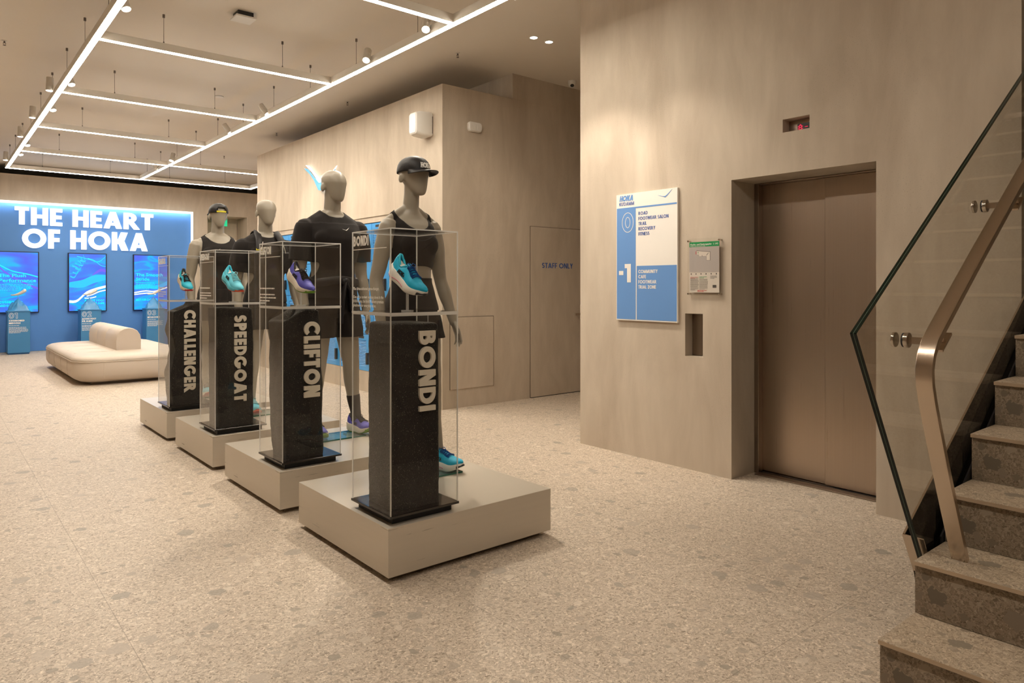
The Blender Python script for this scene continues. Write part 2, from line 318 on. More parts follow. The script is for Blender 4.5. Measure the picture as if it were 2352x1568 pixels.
# ------------------------------------------------------------------ geometry helpers
class G:
    def __init__(s): s.v = []; s.f = []
    def add(s, vs, fs):
        o = len(s.v); s.v += [tuple(v) for v in vs]; s.f += [[i + o for i in f] for f in fs]; return s
    def box(s, x0, x1, y0, y1, z0, z1):
        return s.add([(x0, y0, z0), (x1, y0, z0), (x1, y1, z0), (x0, y1, z0), (x0, y0, z1), (x1, y0, z1), (x1, y1, z1), (x0, y1, z1)],
                     [(0, 3, 2, 1), (4, 5, 6, 7), (0, 1, 5, 4), (1, 2, 6, 5), (2, 3, 7, 6), (3, 0, 4, 7)])
    def prism(s, poly, o, u, v, n, d):
        o, u, v, n = Vector(o), Vector(u), Vector(v), Vector(n)
        k = len(poly)
        a = sum(poly[i][0] * poly[(i + 1) % k][1] - poly[(i + 1) % k][0] * poly[i][1] for i in range(k))
        if a < 0: poly = poly[::-1]
        f = [o + u * p[0] + v * p[1] + n * d for p in poly]; b = [o + u * p[0] + v * p[1] for p in poly]
        return s.add(f + b, [list(range(k)), list(range(2 * k - 1, k - 1, -1))] + [(i, k + i, k + (i + 1) % k, (i + 1) % k) for i in range(k)])
    def loft(s, rings, cap=True, loop=False):
        n = len(rings[0]); vs = [p for r in rings for p in r]; fs = []
        R = len(rings)
        for j in range(R if loop else R - 1):
            for i in range(n):
                a, b = j * n + i, j * n + (i + 1) % n; c, d = ((j + 1) % R) * n + (i + 1) % n, ((j + 1) % R) * n + i
                fs.append((a, b, c, d))
        if cap and not loop: fs += [list(range(n))[::-1], list(range((R - 1) * n, R * n))]
        return s.add(vs, fs)
    def tube(s, pts, r, n=10, cap=True, ref=None, loop=False):
        pts = [Vector(p) for p in pts]; K = len(pts)
        rr = r if isinstance(r, (list, tuple)) else [r] * K
        rings = []; up = Vector(ref) if ref else None
        for i, p in enumerate(pts):
            if loop: t = pts[(i + 1) % K] - pts[i - 1]
            else: t = pts[min(i + 1, K - 1)] - pts[max(i - 1, 0)]
            t = t.normalized()
            if up is None: up = Vector((0, 0, 1)) if abs(t.z) < 0.9 else Vector((0, 1, 0))
            a = up - t * up.dot(t)
            if a.length < 1e-5: a = t.orthogonal()
            a.normalize(); b = t.cross(a)
            if not ref: up = a
            ra, rb = rr[i] if isinstance(rr[i], (list, tuple)) else (rr[i], rr[i])
            rings.append([p + a * cos(2 * pi * k / n) * ra + b * sin(2 * pi * k / n) * rb for k in range(n)])
        return s.loft(rings, cap, loop)
    def bar(s, pts, ha, hb, ref):
        """rectangular section swept along pts; ha along ref, hb across"""
        pts = [Vector(p) for p in pts]; K = len(pts); rings = []; ref = Vector(ref)
        for i, p in enumerate(pts):
            t = (pts[min(i + 1, K - 1)] - pts[max(i - 1, 0)]).normalized()
            a = (ref - t * ref.dot(t)).normalized(); b = t.cross(a)
            rings.append([p + a * ha + b * hb, p - a * ha + b * hb, p - a * ha - b * hb, p + a * ha - b * hb])
        return s.loft(rings)
    def cyl(s, p0, p1, r0, r1=None, n=20):
        return s.tube([p0, p1], [r0, r0 if r1 is None else r1], n)
    def ball(s, c, rx, ry, rz, n=16, m=10):
        c = Vector(c); rings = []
        for j in range(m + 1):
            t = pi * (0.02 + 0.96 * j / m)
            rings.append([c + Vector((rx * sin(t) * cos(2 * pi * k / n), ry * sin(t) * sin(2 * pi * k / n), -rz * cos(t))) for k in range(n)])
        return s.loft(rings)
    def xf(s, mat):
        s.v = [tuple(mat @ Vector(v)) for v in s.v]; return s
    def mesh(s, name):
        me = bpy.data.meshes.new(name); me.from_pydata(s.v, [], s.f); me.validate(); me.update(); return me
    def build(s, name, mat, parent=None, smooth=None, bevel=0, segs=2, base=False):
        """ONE mesh object; base=True puts the origin at the foot of the thing"""
        loc = Vector((0, 0, 0))
        if base:
            xs, ys, zs = zip(*s.v); loc = Vector(((min(xs) + max(xs)) / 2, (min(ys) + max(ys)) / 2, min(zs)))
            s.v = [tuple(Vector(v) - loc) for v in s.v]
        me = s.mesh(name); me.materials.append(M[mat] if isinstance(mat, str) else mat)
        bm = bmesh.new(); bm.from_mesh(me); bmesh.ops.recalc_face_normals(bm, faces=bm.faces); bm.to_mesh(me); bm.free()
        if smooth:
            for p in me.polygons: p.use_smooth = True
            me.set_sharp_from_angle(angle=radians(smooth))
        o = bpy.data.objects.new(name, me); COL.objects.link(o); o.location = loc
        if parent: o.parent = parent
        if bevel:
            b = o.modifiers.new('bevel', 'BEVEL'); b.width = bevel; b.segments = segs; b.limit_method = 'ANGLE'; b.angle_limit = radians(40)
        return o
def tag(o, label, cat, group=None):
    o['label'] = label; o['category'] = cat
    if group: o['group'] = group
    return o
def thing(name, label, cat, loc=(0, 0, 0), rz=0, group=None):
    o = bpy.data.objects.new(name, None); COL.objects.link(o); o.location = loc; o.rotation_euler = (0, 0, rz)
    o.empty_display_size = 0.1
    return tag(o, label, cat, group)
def struct(g, name, mat, **kw):
    o = g.build(name, mat, **kw); o['kind'] = 'structure'; return o
def copy_tree(o, parent=None):
    c = o.copy(); COL.objects.link(c); c.parent = parent
    for ch in list(o.children): copy_tree(ch, c)
    return c

# ------------------------------------------------------------------ a geometric capital alphabet (strokes cut as polygons)
def _rect(x0, y0, x1, y1): return [(x0, y0), (x1, y0), (x1, y1), (x0, y1)]
def _ring(cx, cy, rx, ry, w, a0, a1, n=22, wy=None):
    wy = wy or w; out = []
    for i in range(n):
        a, b = radians(a0 + (a1 - a0) * i / n), radians(a0 + (a1 - a0) * (i + 1) / n)
        out.append([(cx + rx * cos(a), cy + ry * sin(a)), (cx + rx * cos(b), cy + ry * sin(b)), (cx + (rx - w) * cos(b), cy + (ry - wy) * sin(b)), (cx + (rx - w) * cos(a), cy + (ry - wy) * sin(a))])
    return out
def _dg(xb, xt, w, y0=0, y1=1): return [(xb, y0), (xb + w, y0), (xt + w, y1), (xt, y1)]
def glyph(c, w):
    h = w * 0.88
    def bowl(x0, y0, y1, wd): return [_rect(0, y1 - h, x0, y1), _rect(0, y0, x0, y0 + h)] + _ring(x0, (y0 + y1) / 2, wd - x0, (y1 - y0) / 2, w, -90, 90, 16, h)
    st = _rect(0, 0, w, 1)
    if c == 'A':
        W_ = .62 + w; k = w * 1.12; m = W_ / 2
        return [_dg(0, m - k / 2, k), _dg(W_ - k, m - k / 2, k), _rect(W_ * .2, .18, W_ * .8, .18 + h * .8)], W_
    if c == 'B': return [st] + bowl(.30, .46, 1, .30 + .24 + w * .2) + bowl(.32, 0, .46 + h, .36 + .24 + w * .2), .60 + w * .2
    if c == 'C': return _ring(.5, .5, .5, .5, w, 42, 318), .86
    if c == 'D': return [st] + bowl(.26, 0, 1, .76), .76
    if c == 'E': return [st, _rect(0, 0, .52, h), _rect(0, .5 - h / 2, .49, .5 + h / 2), _rect(0, 1 - h, .52, 1)], .52
    if c == 'F': return [st, _rect(0, .46 - h / 2, .48, .46 + h / 2), _rect(0, 1 - h, .50, 1)], .50
    if c == 'G': return _ring(.5, .5, .5, .5, w, 45, 360) + [_rect(.5, .5 - h, 1, .5)], 1.0
    if c == 'H': return [st, _rect(.72 - w, 0, .72, 1), _rect(0, .5 - h / 2, .72, .5 + h / 2)], .72
    if c == 'I': return [st], w
    if c == 'J': return [_rect(.42 - w, .25, .42, 1)] + _ring(.21, .24, .21, .24, w * .9, 180, 360), .42
    if c == 'K': k = w * 1.35; W_ = .50 + w * 1.15; return [st, _dg(w * .85, W_ - .03 - k, k, .36, 1), _dg(W_ - k, w * .95, k, 0, .62)], W_
    if c == 'L': return [st, _rect(0, 0, .47, h)], .47
    if c == 'M': return [_dg(0, .06, w), _dg(.90 - w + .06, .90 - w, w), _dg(.48 - w * .55, .06, w * 1.05), _dg(.48 - w * .5, .90 - w * 1.05, w * 1.05)], .96
    if c == 'N': return [st, _rect(.74 - w, 0, .74, 1), _dg(.74 - w * 1.2, 0, w * 1.2)], .74
    if c == 'O': return _ring(.5, .5, .5, .5, w, 0, 360, 36), 1.0
    if c == 'P': return [st] + bowl(.28, .38, 1, .50 + w * .4), .50 + w * .4
    if c == 'Q': return _ring(.5, .5, .5, .5, w, 0, 360, 36) + [_dg(.8, .5, w, -.05, .35)], 1.0
    if c == 'R': return [st] + bowl(.28, .40, 1, .50 + w * .5) + [_dg(.50, .20, w * 1.2, 0, .45)], .50 + w * 1.2
    if c == 'S':
        ry = (1 + h) / 4; rx = .29
        return _ring(rx, 1 - ry, rx * .95, ry, w, 25, 270, 18, h) + _ring(rx, ry, rx, ry, w, 90, -155, 18, h), .58
    if c == 'T': return [_rect(.29 - w / 2, 0, .29 + w / 2, 1), _rect(0, 1 - h, .58, 1)], .58
    if c == 'U': return [_rect(0, .33, w, 1), _rect(.66 - w, .33, .66, 1)] + _ring(.33, .33, .33, .33, w, 180, 360, 18, h), .66
    if c == 'V': k = w * 1.1; W_ = .58 + w; return [_dg(W_ / 2 - k / 2, 0, k), _dg(W_ / 2 - k / 2, W_ - k, k)], W_
    if c == 'W': k = w * 1.05; return [_dg(.27 - k / 2, 0, k), _dg(.27 - k / 2, .56 - k / 2, k), _dg(.85 - k / 2, .56 - k / 2, k), _dg(.85 - k / 2, 1.12 - k, k)], 1.12
    if c == 'X': k = w * 1.2; return [_dg(0, .66 - k, k), _dg(.66 - k, 0, k)], .66
    if c == 'Y': k = w * 1.1; return [_rect(.33 - w / 2, 0, .33 + w / 2, .5), _dg(.33 - k / 2, 0, k, .42, 1), _dg(.33 - k / 2, .66 - k, k, .42, 1)], .66
    if c == 'Z': return [_rect(0, 0, .58, h), _rect(0, 1 - h, .58, 1), _dg(0, .58 - w * 1.2, w * 1.2)], .58
    if c == '0': return _ring(.32, .5, .32, .5, w, 0, 360, 32), .64
    if c == '1': return [_rect(.16, 0, .16 + w, 1), _rect(0, 1 - h, .18, 1)], .16 + w
    if c == '-': return [_rect(0, .40, .30, .40 + h)], .30
    if c == "'": return [_rect(0, .72, w * .7, 1)], w * .7
    if c == '.': return [_rect(0, 0, w, w)], w
    return [], .28
_cache = {}
def merged(c, w):
    """glyph strokes merged to one outline: triangles plus the edges round the outside"""
    if (c, w) in _cache: return _cache[(c, w)]
    polys, wd = glyph(c, w); vs, fs = [], []
    for p in polys:
        a = sum(p[i][0] * p[(i + 1) % len(p)][1] - p[(i + 1) % len(p)][0] * p[i][1] for i in range(len(p)))
        if a < 0: p = p[::-1]
        fs.append(list(range(len(vs), len(vs) + len(p)))); vs += [Vector(q) for q in p]
    r = ([], [], [])
    if polys:
        ov, oe, of, _, _, src = delaunay_2d_cdt(vs, [], fs, 1, 1e-5)
        of = [f for f, q in zip(of, src) if len(q)]
        tris = []
        for f in of:
            f = list(f); a = sum(ov[f[i]].x * ov[f[(i + 1) % len(f)]].y - ov[f[(i + 1) % len(f)]].x * ov[f[i]].y for i in range(len(f)))
            if abs(a) < 1e-9: continue
            tris.append(f if a > 0 else f[::-1])
        cnt = {}
        for f in tris:
            for i in range(len(f)): cnt[(f[i], f[(i + 1) % len(f)])] = 1
        edges = [e for e in cnt if (e[1], e[0]) not in cnt]
        r = ([(q.x, q.y) for q in ov], tris, edges)
    _cache[(c, w)] = (r, wd); return _cache[(c, w)]
def put_glyph(g, c, w, x, h, sx, shear, o, u, v, n, d):
    (pv, tris, edges), wd = merged(c, w)
    o, u, v, n = Vector(o), Vector(u), Vector(v), Vector(n); k = len(pv)
    b = [o + u * ((x + a + shear * q) * h * sx) + v * (q * h) for a, q in pv]
    g.add([p + n * d for p in b] + b, tris + [(e[1], e[0], e[0] + k, e[1] + k) for e in edges])
    return wd
def text_width(s, w, track=.09): return sum(glyph(c, w)[1] + track for c in s) - track
def lettering(g, s, o, u, v, n, h, w=.22, d=.002, fit=None, track=.09, shear=0.0):
    """cut the word s into builder g: o = lower left corner, u = reading direction, v = up, n = outwards"""
    tw = text_width(s, w, track); sx = (fit / (tw * h)) if fit else 1.0; x = 0
    for c in s:
        x += put_glyph(g, c, w, x, h, sx, shear, o, u, v, n, d) + track
    return g
def small_text(s, o, u, v, n, size, mat, name, parent, bold=0.0, fit=None, depth=.0006):
    """small upper and lower case print, converted to a mesh"""
    cu = bpy.data.curves.new('print', 'FONT'); cu.body = s; cu.size = size; cu.offset = 0.022 * size if bold else 0.0; cu.resolution_u = 2
    ob = bpy.data.objects.new('print', cu); COL.objects.link(ob); bpy.context.view_layer.update()
    me = bpy.data.meshes.new_from_object(ob.evaluated_get(bpy.context.evaluated_depsgraph_get()))
    bpy.data.objects.remove(ob)
    xs = [q.co.x for q in me.vertices]; k = 1.0
    if fit and xs: k = fit / (max(xs) - min(xs))
    o, u, v, n = Vector(o), Vector(u), Vector(v), Vector(n)
    for q in me.vertices: q.co = o + u * q.co.x * k + v * q.co.y + n * depth
    me.materials.clear(); me.materials.append(M[mat])
    r = bpy.data.objects.new(name, me); COL.objects.link(r); r.parent = parent
    return r
def print_lines(g, o, u, v, n, width, rows, lh, th, d=.0006, seed=1, last=.6):
    """rows of tiny unreadable print: word-long dashes"""
    rnd = random.Random(seed)
    for r in range(rows):
        x = 0; end = width * (last if r == rows - 1 else rnd.uniform(.86, 1.0))
        while x < end - th:
            l = min(rnd.uniform(1.6, 5.5) * th, end - x)
            g.prism(_rect(x, -r * lh, x + l, -r * lh + th), o, u, v, n, d); x += l + th * .8
    return g
BIRD = [(-1, .34), (-.55, .20), (-.16, .06), (.02, -.22), (.16, -.30), (.24, -.16), (.52, .22), (1.0, .78), (.44, .34), (.14, .02), (.02, .10), (-.2, .2), (-.55, .28)]
BIRD = [(-1, .36), (-.50, .12), (-.14, .02), (.02, -.26), (.12, -.30), (.22, -.12), (.50, .26), (1.0, .80), (.48, .36), (.20, .10), (.04, .10), (-.2, .20), (-.55, .26)]
def bird(g, o, u, v, n, s, d):
    # a wing line with a small body: two strips so that each polygon is convex enough
    L_ = [(-1, .34), (-.62, .235), (-.26, .165), (.02, .135), (.02, -.02), (-.10, .06), (-.30, .12), (-.62, .195)]
    R_ = [(.02, .135), (.28, .265), (.60, .50), (1.0, .80), (.64, .445), (.34, .18), (.12, .03), (.02, -.02)]
    for P in (L_, R_):
        k = len(P) // 2
        top, bot = P[:4], P[4:][::-1]
        for i in range(3): g.prism([(top[i][0] * s, top[i][1] * s), (bot[i][0] * s, bot[i][1] * s), (bot[i + 1][0] * s, bot[i + 1][1] * s), (top[i + 1][0] * s, top[i + 1][1] * s)], o, u, v, n, d)
    return g
# ------------------------------------------------------------------ the room
CEIL = 3.883; XW = 4.353; YB = 17.70; YC = 6.427; BT = 3.579     # ceiling, lift/locker wall plane, back wall, corridor wall, box top
struct(G().box(-5, 9.5, -4.0, 20.0, -0.12, 0.0), 'floor', 'floor')
struct(G().box(-5, 9.5, -4.0, 20.0, CEIL, CEIL + 0.12), 'ceiling', 'ceiling')
struct(G().box(-5.12, -5, -4.0, 20.0, 0, CEIL), 'wall_left', 'wall')
struct(G().box(-5.12, 9.62, -4.12, -4.0, 0, CEIL), 'wall_rear', 'wall')
struct(G().box(9.5, 9.62, -4.0, 20.0, 0, CEIL), 'wall_right', 'wall')
struct(G().box(-5.12, 9.62, 20.0, 20.12, 0, CEIL), 'wall_far', 'wall')

def wall_x(g, x, y0, y1, z0, z1, t, holes):
    """wall slab x..x+t in strips that leave rectangular holes (ya,yb,za,zb)"""
    ys = sorted({y0, y1, *[h[0] for h in holes], *[h[1] for h in holes]})
    for a, b in zip(ys, ys[1:]):
        hs = sorted([h for h in holes if h[0] <= a + 1e-6 and h[1] >= b - 1e-6], key=lambda h: h[2]); z = z0
        for h in hs:
            if h[2] > z: g.box(x, x + t, a, b, z, h[2])
            z = h[3]
        if z < z1: g.box(x, x + t, a, b, z, z1)
    return g
# lift wall with the door niche, call-panel niche and display niche
NY0, NY1, NZ = 1.840, 2.821, 2.103
CALL = (3.058, 3.214, 0.838, 1.155); DISP = (2.252, 2.436, 2.372, 2.458)
g = wall_x(G(), XW, 1.115, 4.309, 0, CEIL, 0.12, [(NY0, NY1, 0, NZ), CALL, DISP])
g.box(XW + 0.12, XW + 0.40, NY1, NY1 + 0.30, 0, CEIL).box(XW + 0.12, XW + 0.40, NY0 - 0.30, NY0, 0, CEIL).box(XW + 0.12, XW + 0.40, NY0, NY1, NZ, NZ + 0.22)
g.box(XW + 0.12, 9.4, 4.109, 4.309, 0, CEIL)                            # return face of the corner
g.box(XW + 0.12, XW + 0.40, CALL[0] - .1, CALL[1] + .2, CALL[2] - .1, CALL[2]).box(XW + 0.40, XW + 0.46, 1.40, 4.109, 2.2, CEIL)
struct(g, 'wall_lift', 'wall')
struct(G().box(XW + 0.121, 9.4, 1.115, 1.235, 0, CEIL), 'wall_stairwell', 'wall')
struct(G().box(8.2, 8.3, -4.0, 1.11, 0, CEIL), 'wall_stair_end', 'wall')
# locker box: free-standing block lower than the ceiling, with a niche for the lockers
LY0, LY1, LZ0, LZ1 = 7.575, 11.135, 0.265, 2.163
BX1, BY1 = 5.355, 12.043
g = wall_x(G(), XW, YC, BY1, 0, BT, 0.10, [(LY0, LY1, LZ0, LZ1)])
g.box(XW + .10, BX1 + 4.0, YC, YC + .10, 0, BT).box(XW + .10, BX1 + 4.0, BY1 - .10, BY1, 0, BT).box(XW + .10, 9.4, YC + .10, BY1 - .10, BT - .08, BT)
g.box(XW + .60, XW + .66, LY0 - .2, LY1 + .2, 0, 2.5).box(XW + .1, XW + .6, LY0 - .06, LY0, .2, 2.3).box(XW + .1, XW + .6, LY1, LY1 + .06, .2, 2.3).box(XW + .1, XW + .6, LY0, LY1, LZ1, LZ1 + .05).box(XW + .1, XW + .6, LY0, LY1, LZ0 - .06, LZ0)
struct(g, 'wall_block', 'wall')
struct(G().box(BX1, 9.4, YC, YC + 3.2, BT + .0005, CEIL), 'wall_corridor', 'wall')       # full-height part behind the corridor
struct(G().box(XW - 0.012, XW - 0.0002, LY0 - .06, LY1 + .06, 2.235, 2.243), 'trim_1', 'wall')
# back wall, lower than the ceiling, with a doorway recess
DX0, DX1, DZ = 5.20, 6.14, 3.06
g = G().box(-5, DX0, YB, YB + .15, 0, 3.665).box(DX1, 9.4, YB, YB + .15, 0, 3.665).box(DX0, DX1, YB, YB + .15, DZ, 3.665)
g.box(DX0 - .1, DX0, YB + .15, YB + .7, 0, 3.3).box(DX1, DX1 + .1, YB + .15, YB + .7, 0, 3.3).box(DX0, DX1, YB + .15, YB + .7, DZ, DZ + .1).box(DX0 - .1, DX1 + .1, YB + .7, YB + .8, 0, 3.3)
struct(g, 'wall_back', 'wall')
o = struct(G().box(DX0 + .03, DX1 - .03, YB + .655, YB + .698, 0.01, 2.95), 'door_3', 'wall', bevel=.004)
# flush staff door and the flush inspection hatch in the corridor wall
def leaf(name, x0, x1, z0, z1):
    o = struct(G().box(x0 + .004, x1 - .004, YC - .010, YC - .0004, z0 + .003, z1 - .004), name, 'wall', bevel=.002)
    gap = struct(G().box(x0 - .003, x0 + .004, YC - .006, YC - .0002, z0, z1).box(x1 - .004, x1 + .003, YC - .006, YC - .0002, z0, z1).box(x0, x1, YC - .006, YC - .0002, z1 - .004, z1 + .002), name + '_gap', 'plinth'); gap.name = 'shadow_gap'
    gap.parent = o; return o
d1 = leaf('door_1', 5.630, 6.56, 0.004, 2.084)
struct(G().box(5.632, 6.556, YC - .012, YC - .0002, 0.001, .006), 'threshold_gap', 'boardfoot').parent = d1
o = lettering(G(), 'STAFF ONLY', (5.815, YC - .0105, 1.580), X, Z, -Y, .064, w=.19, fit=.53, d=.0012).build('door_lettering', 'inkblue', d1); o['label'] = 'dark blue STAFF ONLY lettering'
g = G().box(6.47, 6.53, YC - .022, YC - .0102, 0.93, 1.12).box(6.36, 6.53, YC - .052, YC - .040, 0.985, 1.012).cyl((6.50, YC - .05, 1.0), (6.50, YC - .02, 1.0), .011)
o = g.build('door_handle', 'nosing', d1); o['label'] = 'bronze lever handle'
leaf('trim_2', 4.45, 5.063, 0.207, 1.013)
# lift doors
d2 = struct(G().box(XW + .372, XW + .398, NY0, NY1, 0, NZ), 'door_2', 'sframe')
LDX = XW + .335
def mk(name, x0, x1, y0, y1, z0, z1, mat='steel', bv=.003, par=None):
    o = struct(G().box(x0, x1, y0, y1, z0, z1), name, mat, bevel=bv); o.parent = par; return o
mk('door_panel', LDX + .012, LDX + .036, 2.312, 2.790, .016, NZ - .01, par=d2)
mk('door_panel', LDX - .012, LDX + .010, 1.842, 2.312, .016, NZ - .012, par=d2)
mk('door_jamb', LDX - .045, LDX + .012, 2.785, 2.8208, .0, NZ - .001, 'sframe', par=d2)
mk('door_head', LDX - .045, LDX + .012, 1.8404, 2.785, NZ - .012, NZ - .001, 'sframe', par=d2)
mk('door_sill', LDX - .10, LDX + .03, 1.8404, 2.785, .0004, .010, 'sframe', .001, par=d2)
mk('sill_groove', LDX - .03, LDX - .015, 1.8404, 2.785, .0102, .0115, 'boardfoot', 0, par=d2)
# lift call panel and floor display in their niches
t = thing('lift_call_panel', 'narrow steel lift call panel with a red no-use-in-fire mark in a wall niche', 'call panel', (XW + .085, 3.136, .86))
G().box(0, .02, -.074, .074, -.018, .290).build('panel', 'sframe', t, bevel=.001)
G().box(-.004, 0, -.045, -.042, .0, .27).build('groove', 'plinth', t)
G().cyl((-.004, -.048, .155), (.0, -.048, .155), .0115).build('button', 'silver', t)
g = G()
g.prism([(-.007, .001), (.007, .001), (0, .008)], (-.0045, -.048, .155), -Y, Z, -X, .0008).prism([(-.007, -.001), (.007, -.001), (0, -.008)], (-.0045, -.048, .155), -Y, Z, -X, .0008)
g.build('arrows', 'black', t)
G().cyl((-.003, -.048, .035), (.0, -.048, .035), .007).build('key_switch', 'silver', t)
g = G()
for p in _ring(0, 0, .021, .024, .003, 0, 360, 28): g.prism(p, (-.0005, -.050, .226), -Y, Z, -X, .0008)
g.prism(_dg(-.013, .010, .003, -.017, .017), (-.0005, -.050, .226), Y, Z, -X, .0009)
o = g.build('prohibition_ring', 'red', t); o['label'] = 'red ring with a slash'
g = G()
for p in _ring(.002, .004, .008, .009, .003, -120, 150, 12): g.prism(p, (-.0005, -.050, .226), -Y, Z, -X, .0007)
g.prism(_rect(-.002, -.013, .002, -.008), (-.0005, -.050, .226), -Y, Z, -X, .0007)
g.build('prohibition_figure', 'ink', t)
t = thing('lift_floor_display', 'small dot-matrix display reading -1 with red arrows, above the lift', 'display', (XW + .085, 2.344, 2.374))
G().box(0, .02, -.092, .092, -.001, .083).build('backplate', 'steel', t)
G().box(-.005, 0, -.092, .032, .002, .056).build('screen_glass', 'black', t)
g = G(); DP = .0075
rows_arrow = ["..#..", ".###.", "#####", ".###.", "#####", ".###.", "..#.."]
for r, row in enumerate(["..#..", ".###.", "##.##", ".###.", "##.##", ".###.", "..#.."]):
    for c, ch in enumerate(row):
        if ch == '#': g.ball((-.006, .026 - c * DP, .050 - r * .0068), .001, .0026, .0026, 8, 5)
o = g.build('arrow_dots', 'led', t); o['label'] = 'lit red arrow dots'; g = G()
for c in range(3): g.ball((-.006, -.022 - c * DP, .030), .001, .0024, .0024, 8, 5)
for r in range(7): g.ball((-.006, -.072, .050 - r * .0068), .001, .0024, .0024, 8, 5)
g.ball((-.006, -.0645, .0432), .001, .0024, .0024, 8, 5)
o = g.build('number_dots', 'led', t); o['label'] = 'lit red dots of the number -1'

# ------------------------------------------------------------------ signs on the lift wall
SX = XW - .022
t = thing('directory_sign', 'tall white and blue store directory listing floors 0 and -1', 'sign', (SX, 3.571, 1.083))
w_, h_ = .608, 1.015; U, V, NN = -Y, Z, -X
o0 = Vector((0, w_ / 2, 0))
G().box(0, .021, -w_ / 2, w_ / 2, 0, h_).build('board', 'signwhite', t, bevel=.001)
def at(a, b, dx=0.0): return o0 + U * a + V * b - X * (.0004 + dx)
g = G()
g.prism(_rect(.006, .010, .204, .893), at(0, 0), U, V, NN, .0008).prism(_rect(.214, .010, w_ - .006, .435), at(0, 0), U, V, NN, .0008).prism(_rect(.006, .893, w_ - .006, .905), at(0, 0), U, V, NN, .0008)
o = g.build('blue_field', 'signblue', t); o['label'] = 'blue panels of the sign'
g = G()
for i, s in enumerate(('ROAD', 'FOOTWEAR SALON', 'TRAIL', 'RECOVERY', 'FITNESS')):
    o = lettering(G(), s, at(.232, .836 - i * .0405), U, V, NN, .0265, w=.19, d=.001, fit=text_width(s, .19) * .0265 * .98).build('directory_line', 'inkblue', t); o['label'] = 'dark blue directory line'
lettering(g, "KU'DAMM", at(.032, .922), U, V, NN, .028, w=.17, d=.001, fit=.155)
o = g.build('store_name', 'inkblue', t); o['label'] = 'dark blue line under the logo'
o = bird(G(), at(.49, .952), U, V, NN, .072, .001).build('bird_mark', 'signblue', t)
g = G(); lettering(g, 'HOKA', at(.034, .958), U, V, NN, .045, w=.26, d=.0012, fit=.142, track=.02, shear=.22)
o = g.build('logo', 'signblue', t); o['label'] = 'blue slanted logo'
g = G()
for i, s in enumerate(('COMMUNITY', 'CAFE', 'FOOTWEAR', 'TRIAL ZONE')):
    o = lettering(G(), s, at(.232, .377 - i * .0405, .001), U, V, NN, .0265, w=.20, d=.001, fit=text_width(s, .20) * .0265 * .98).build('directory_line', 'signwhite', t); o['label'] = 'white directory line'
o = lettering(G(), '-1', at(.030, .305, .001), U, V, NN, .148, w=.26, d=.001, fit=.125, track=.10).build('floor_number', 'signwhite', t); o['label'] = 'white solid -1'
for (rx, ry) in ((.060, .080), (.026, .044)):
    for p in _ring(.122, .785, rx, ry, .0045, 0, 360, 48): g.prism(p, at(0, 0, .001), U, V, NN, .001)
o = g.build('floor_number', 'signwhite', t); o['label'] = 'white outlined 0'
t = thing('evacuation_plan', 'framed escape plan with a green header behind clear acrylic beside the directory', 'plan', (XW - .030, 3.03, 1.29))
G().box(0, .004, -.142, .142, 0, .415).build('acrylic_cover', 'clear', t)
G().box(.006, .009, -.126, .128, .022, .390).build('sheet', 'paper', t)
e0 = Vector((.0056, .128, .022))
G().prism(_rect(0, .147, .254, .335), e0, U, V, NN, .0004).build('plan_field', 'papergrey', t)
o = G().prism(_rect(0, .332, .254, .368), e0, U, V, NN, .0006).build('header', 'green', t); o['label'] = 'green header strip'
small_text('Flucht- und Rettungsplan  1. UG', e0 + V * .345 + U * .008, U, V, NN, .016, 'vinyl', 'header_print', t, bold=.012, fit=.236, depth=.001)
small_text('Escape and evacuation plan', e0 + V * .336 + U * .008, U, V, NN, .008, 'vinyl', 'header_print', t, bold=.01, fit=.13, depth=.001)
g = G(); fp = [(.065, .305), (.18, .293), (.18, .233), (.148, .233), (.148, .262), (.083, .262), (.083, .275), (.065, .275)]
g.prism(fp, e0, U, V, NN, .0008); g.build('floor_plan', 'paper', t)
g = G()
for i, (a, b) in enumerate(zip(fp, fp[1:] + fp[:1])):
    a, b = Vector((a[0], a[1], 0)), Vector((b[0], b[1], 0)); k = .0028 if i < 2 else .0011; dd = (b - a).normalized(); nn = Vector((-dd.y, dd.x, 0)) * k / 2; a -= dd * k / 2; b += dd * k / 2
    g.prism([tuple((a + nn)[:2]), tuple((b + nn)[:2]), tuple((b - nn)[:2]), tuple((a - nn)[:2])], e0, U, V, NN, .001)
g.prism(_dg(.145, .162, .005, .268, .286), e0, U, V, NN, .001).prism(_rect(.11, .262, .113, .272), e0, U, V, NN, .001)
print_lines(g, e0 + V * .100 + U * .008, U, V, NN, .075, 12, .0075, .0022, .0008, 3); print_lines(g, e0 + V * .095 + U * .088, U, V, NN, .075, 10, .0080, .0022, .0008, 4); print_lines(g, e0 + V * .118 + U * .180, U, V, NN, .055, 3, .0085, .0024, .0008, 5)
for i in range(6): g.prism(_rect(.012 + i * .043, .130, .019 + i * .043, .140), e0, U, V, NN, .0008)
g.prism(_rect(.20, .035, .23, .055), e0, U, V, NN, .0008).build('plan_print', 'ink', t)
g = G(); print_lines(g, e0 + V * .110 + U * .008, U, V, NN, .07, 2, .009, .003, .0008, 6); print_lines(g, e0 + V * .013 + U * .07, U, V, NN, .09, 2, .007, .004, .0008, 8); g.prism(_rect(.056, .278, .061, .300), e0, U, V, NN, .001)
o = g.build('plan_print', 'red', t); o['label'] = 'red print on the plan'
g = G(); print_lines(g, e0 + V * .112 + U * .088, U, V, NN, .07, 2, .008, .003, .0008, 7); g.prism(_rect(.075, .283, .079, .298), e0, U, V, NN, .001); o = g.build('plan_print', 'green', t); o['label'] = 'green print on the plan'
for a in (-.130, .134):
    for b in (.012, .398): G().cyl((-.006, a, b), (.030, a, b), .006).build('standoff', 'puck', t, smooth=40)

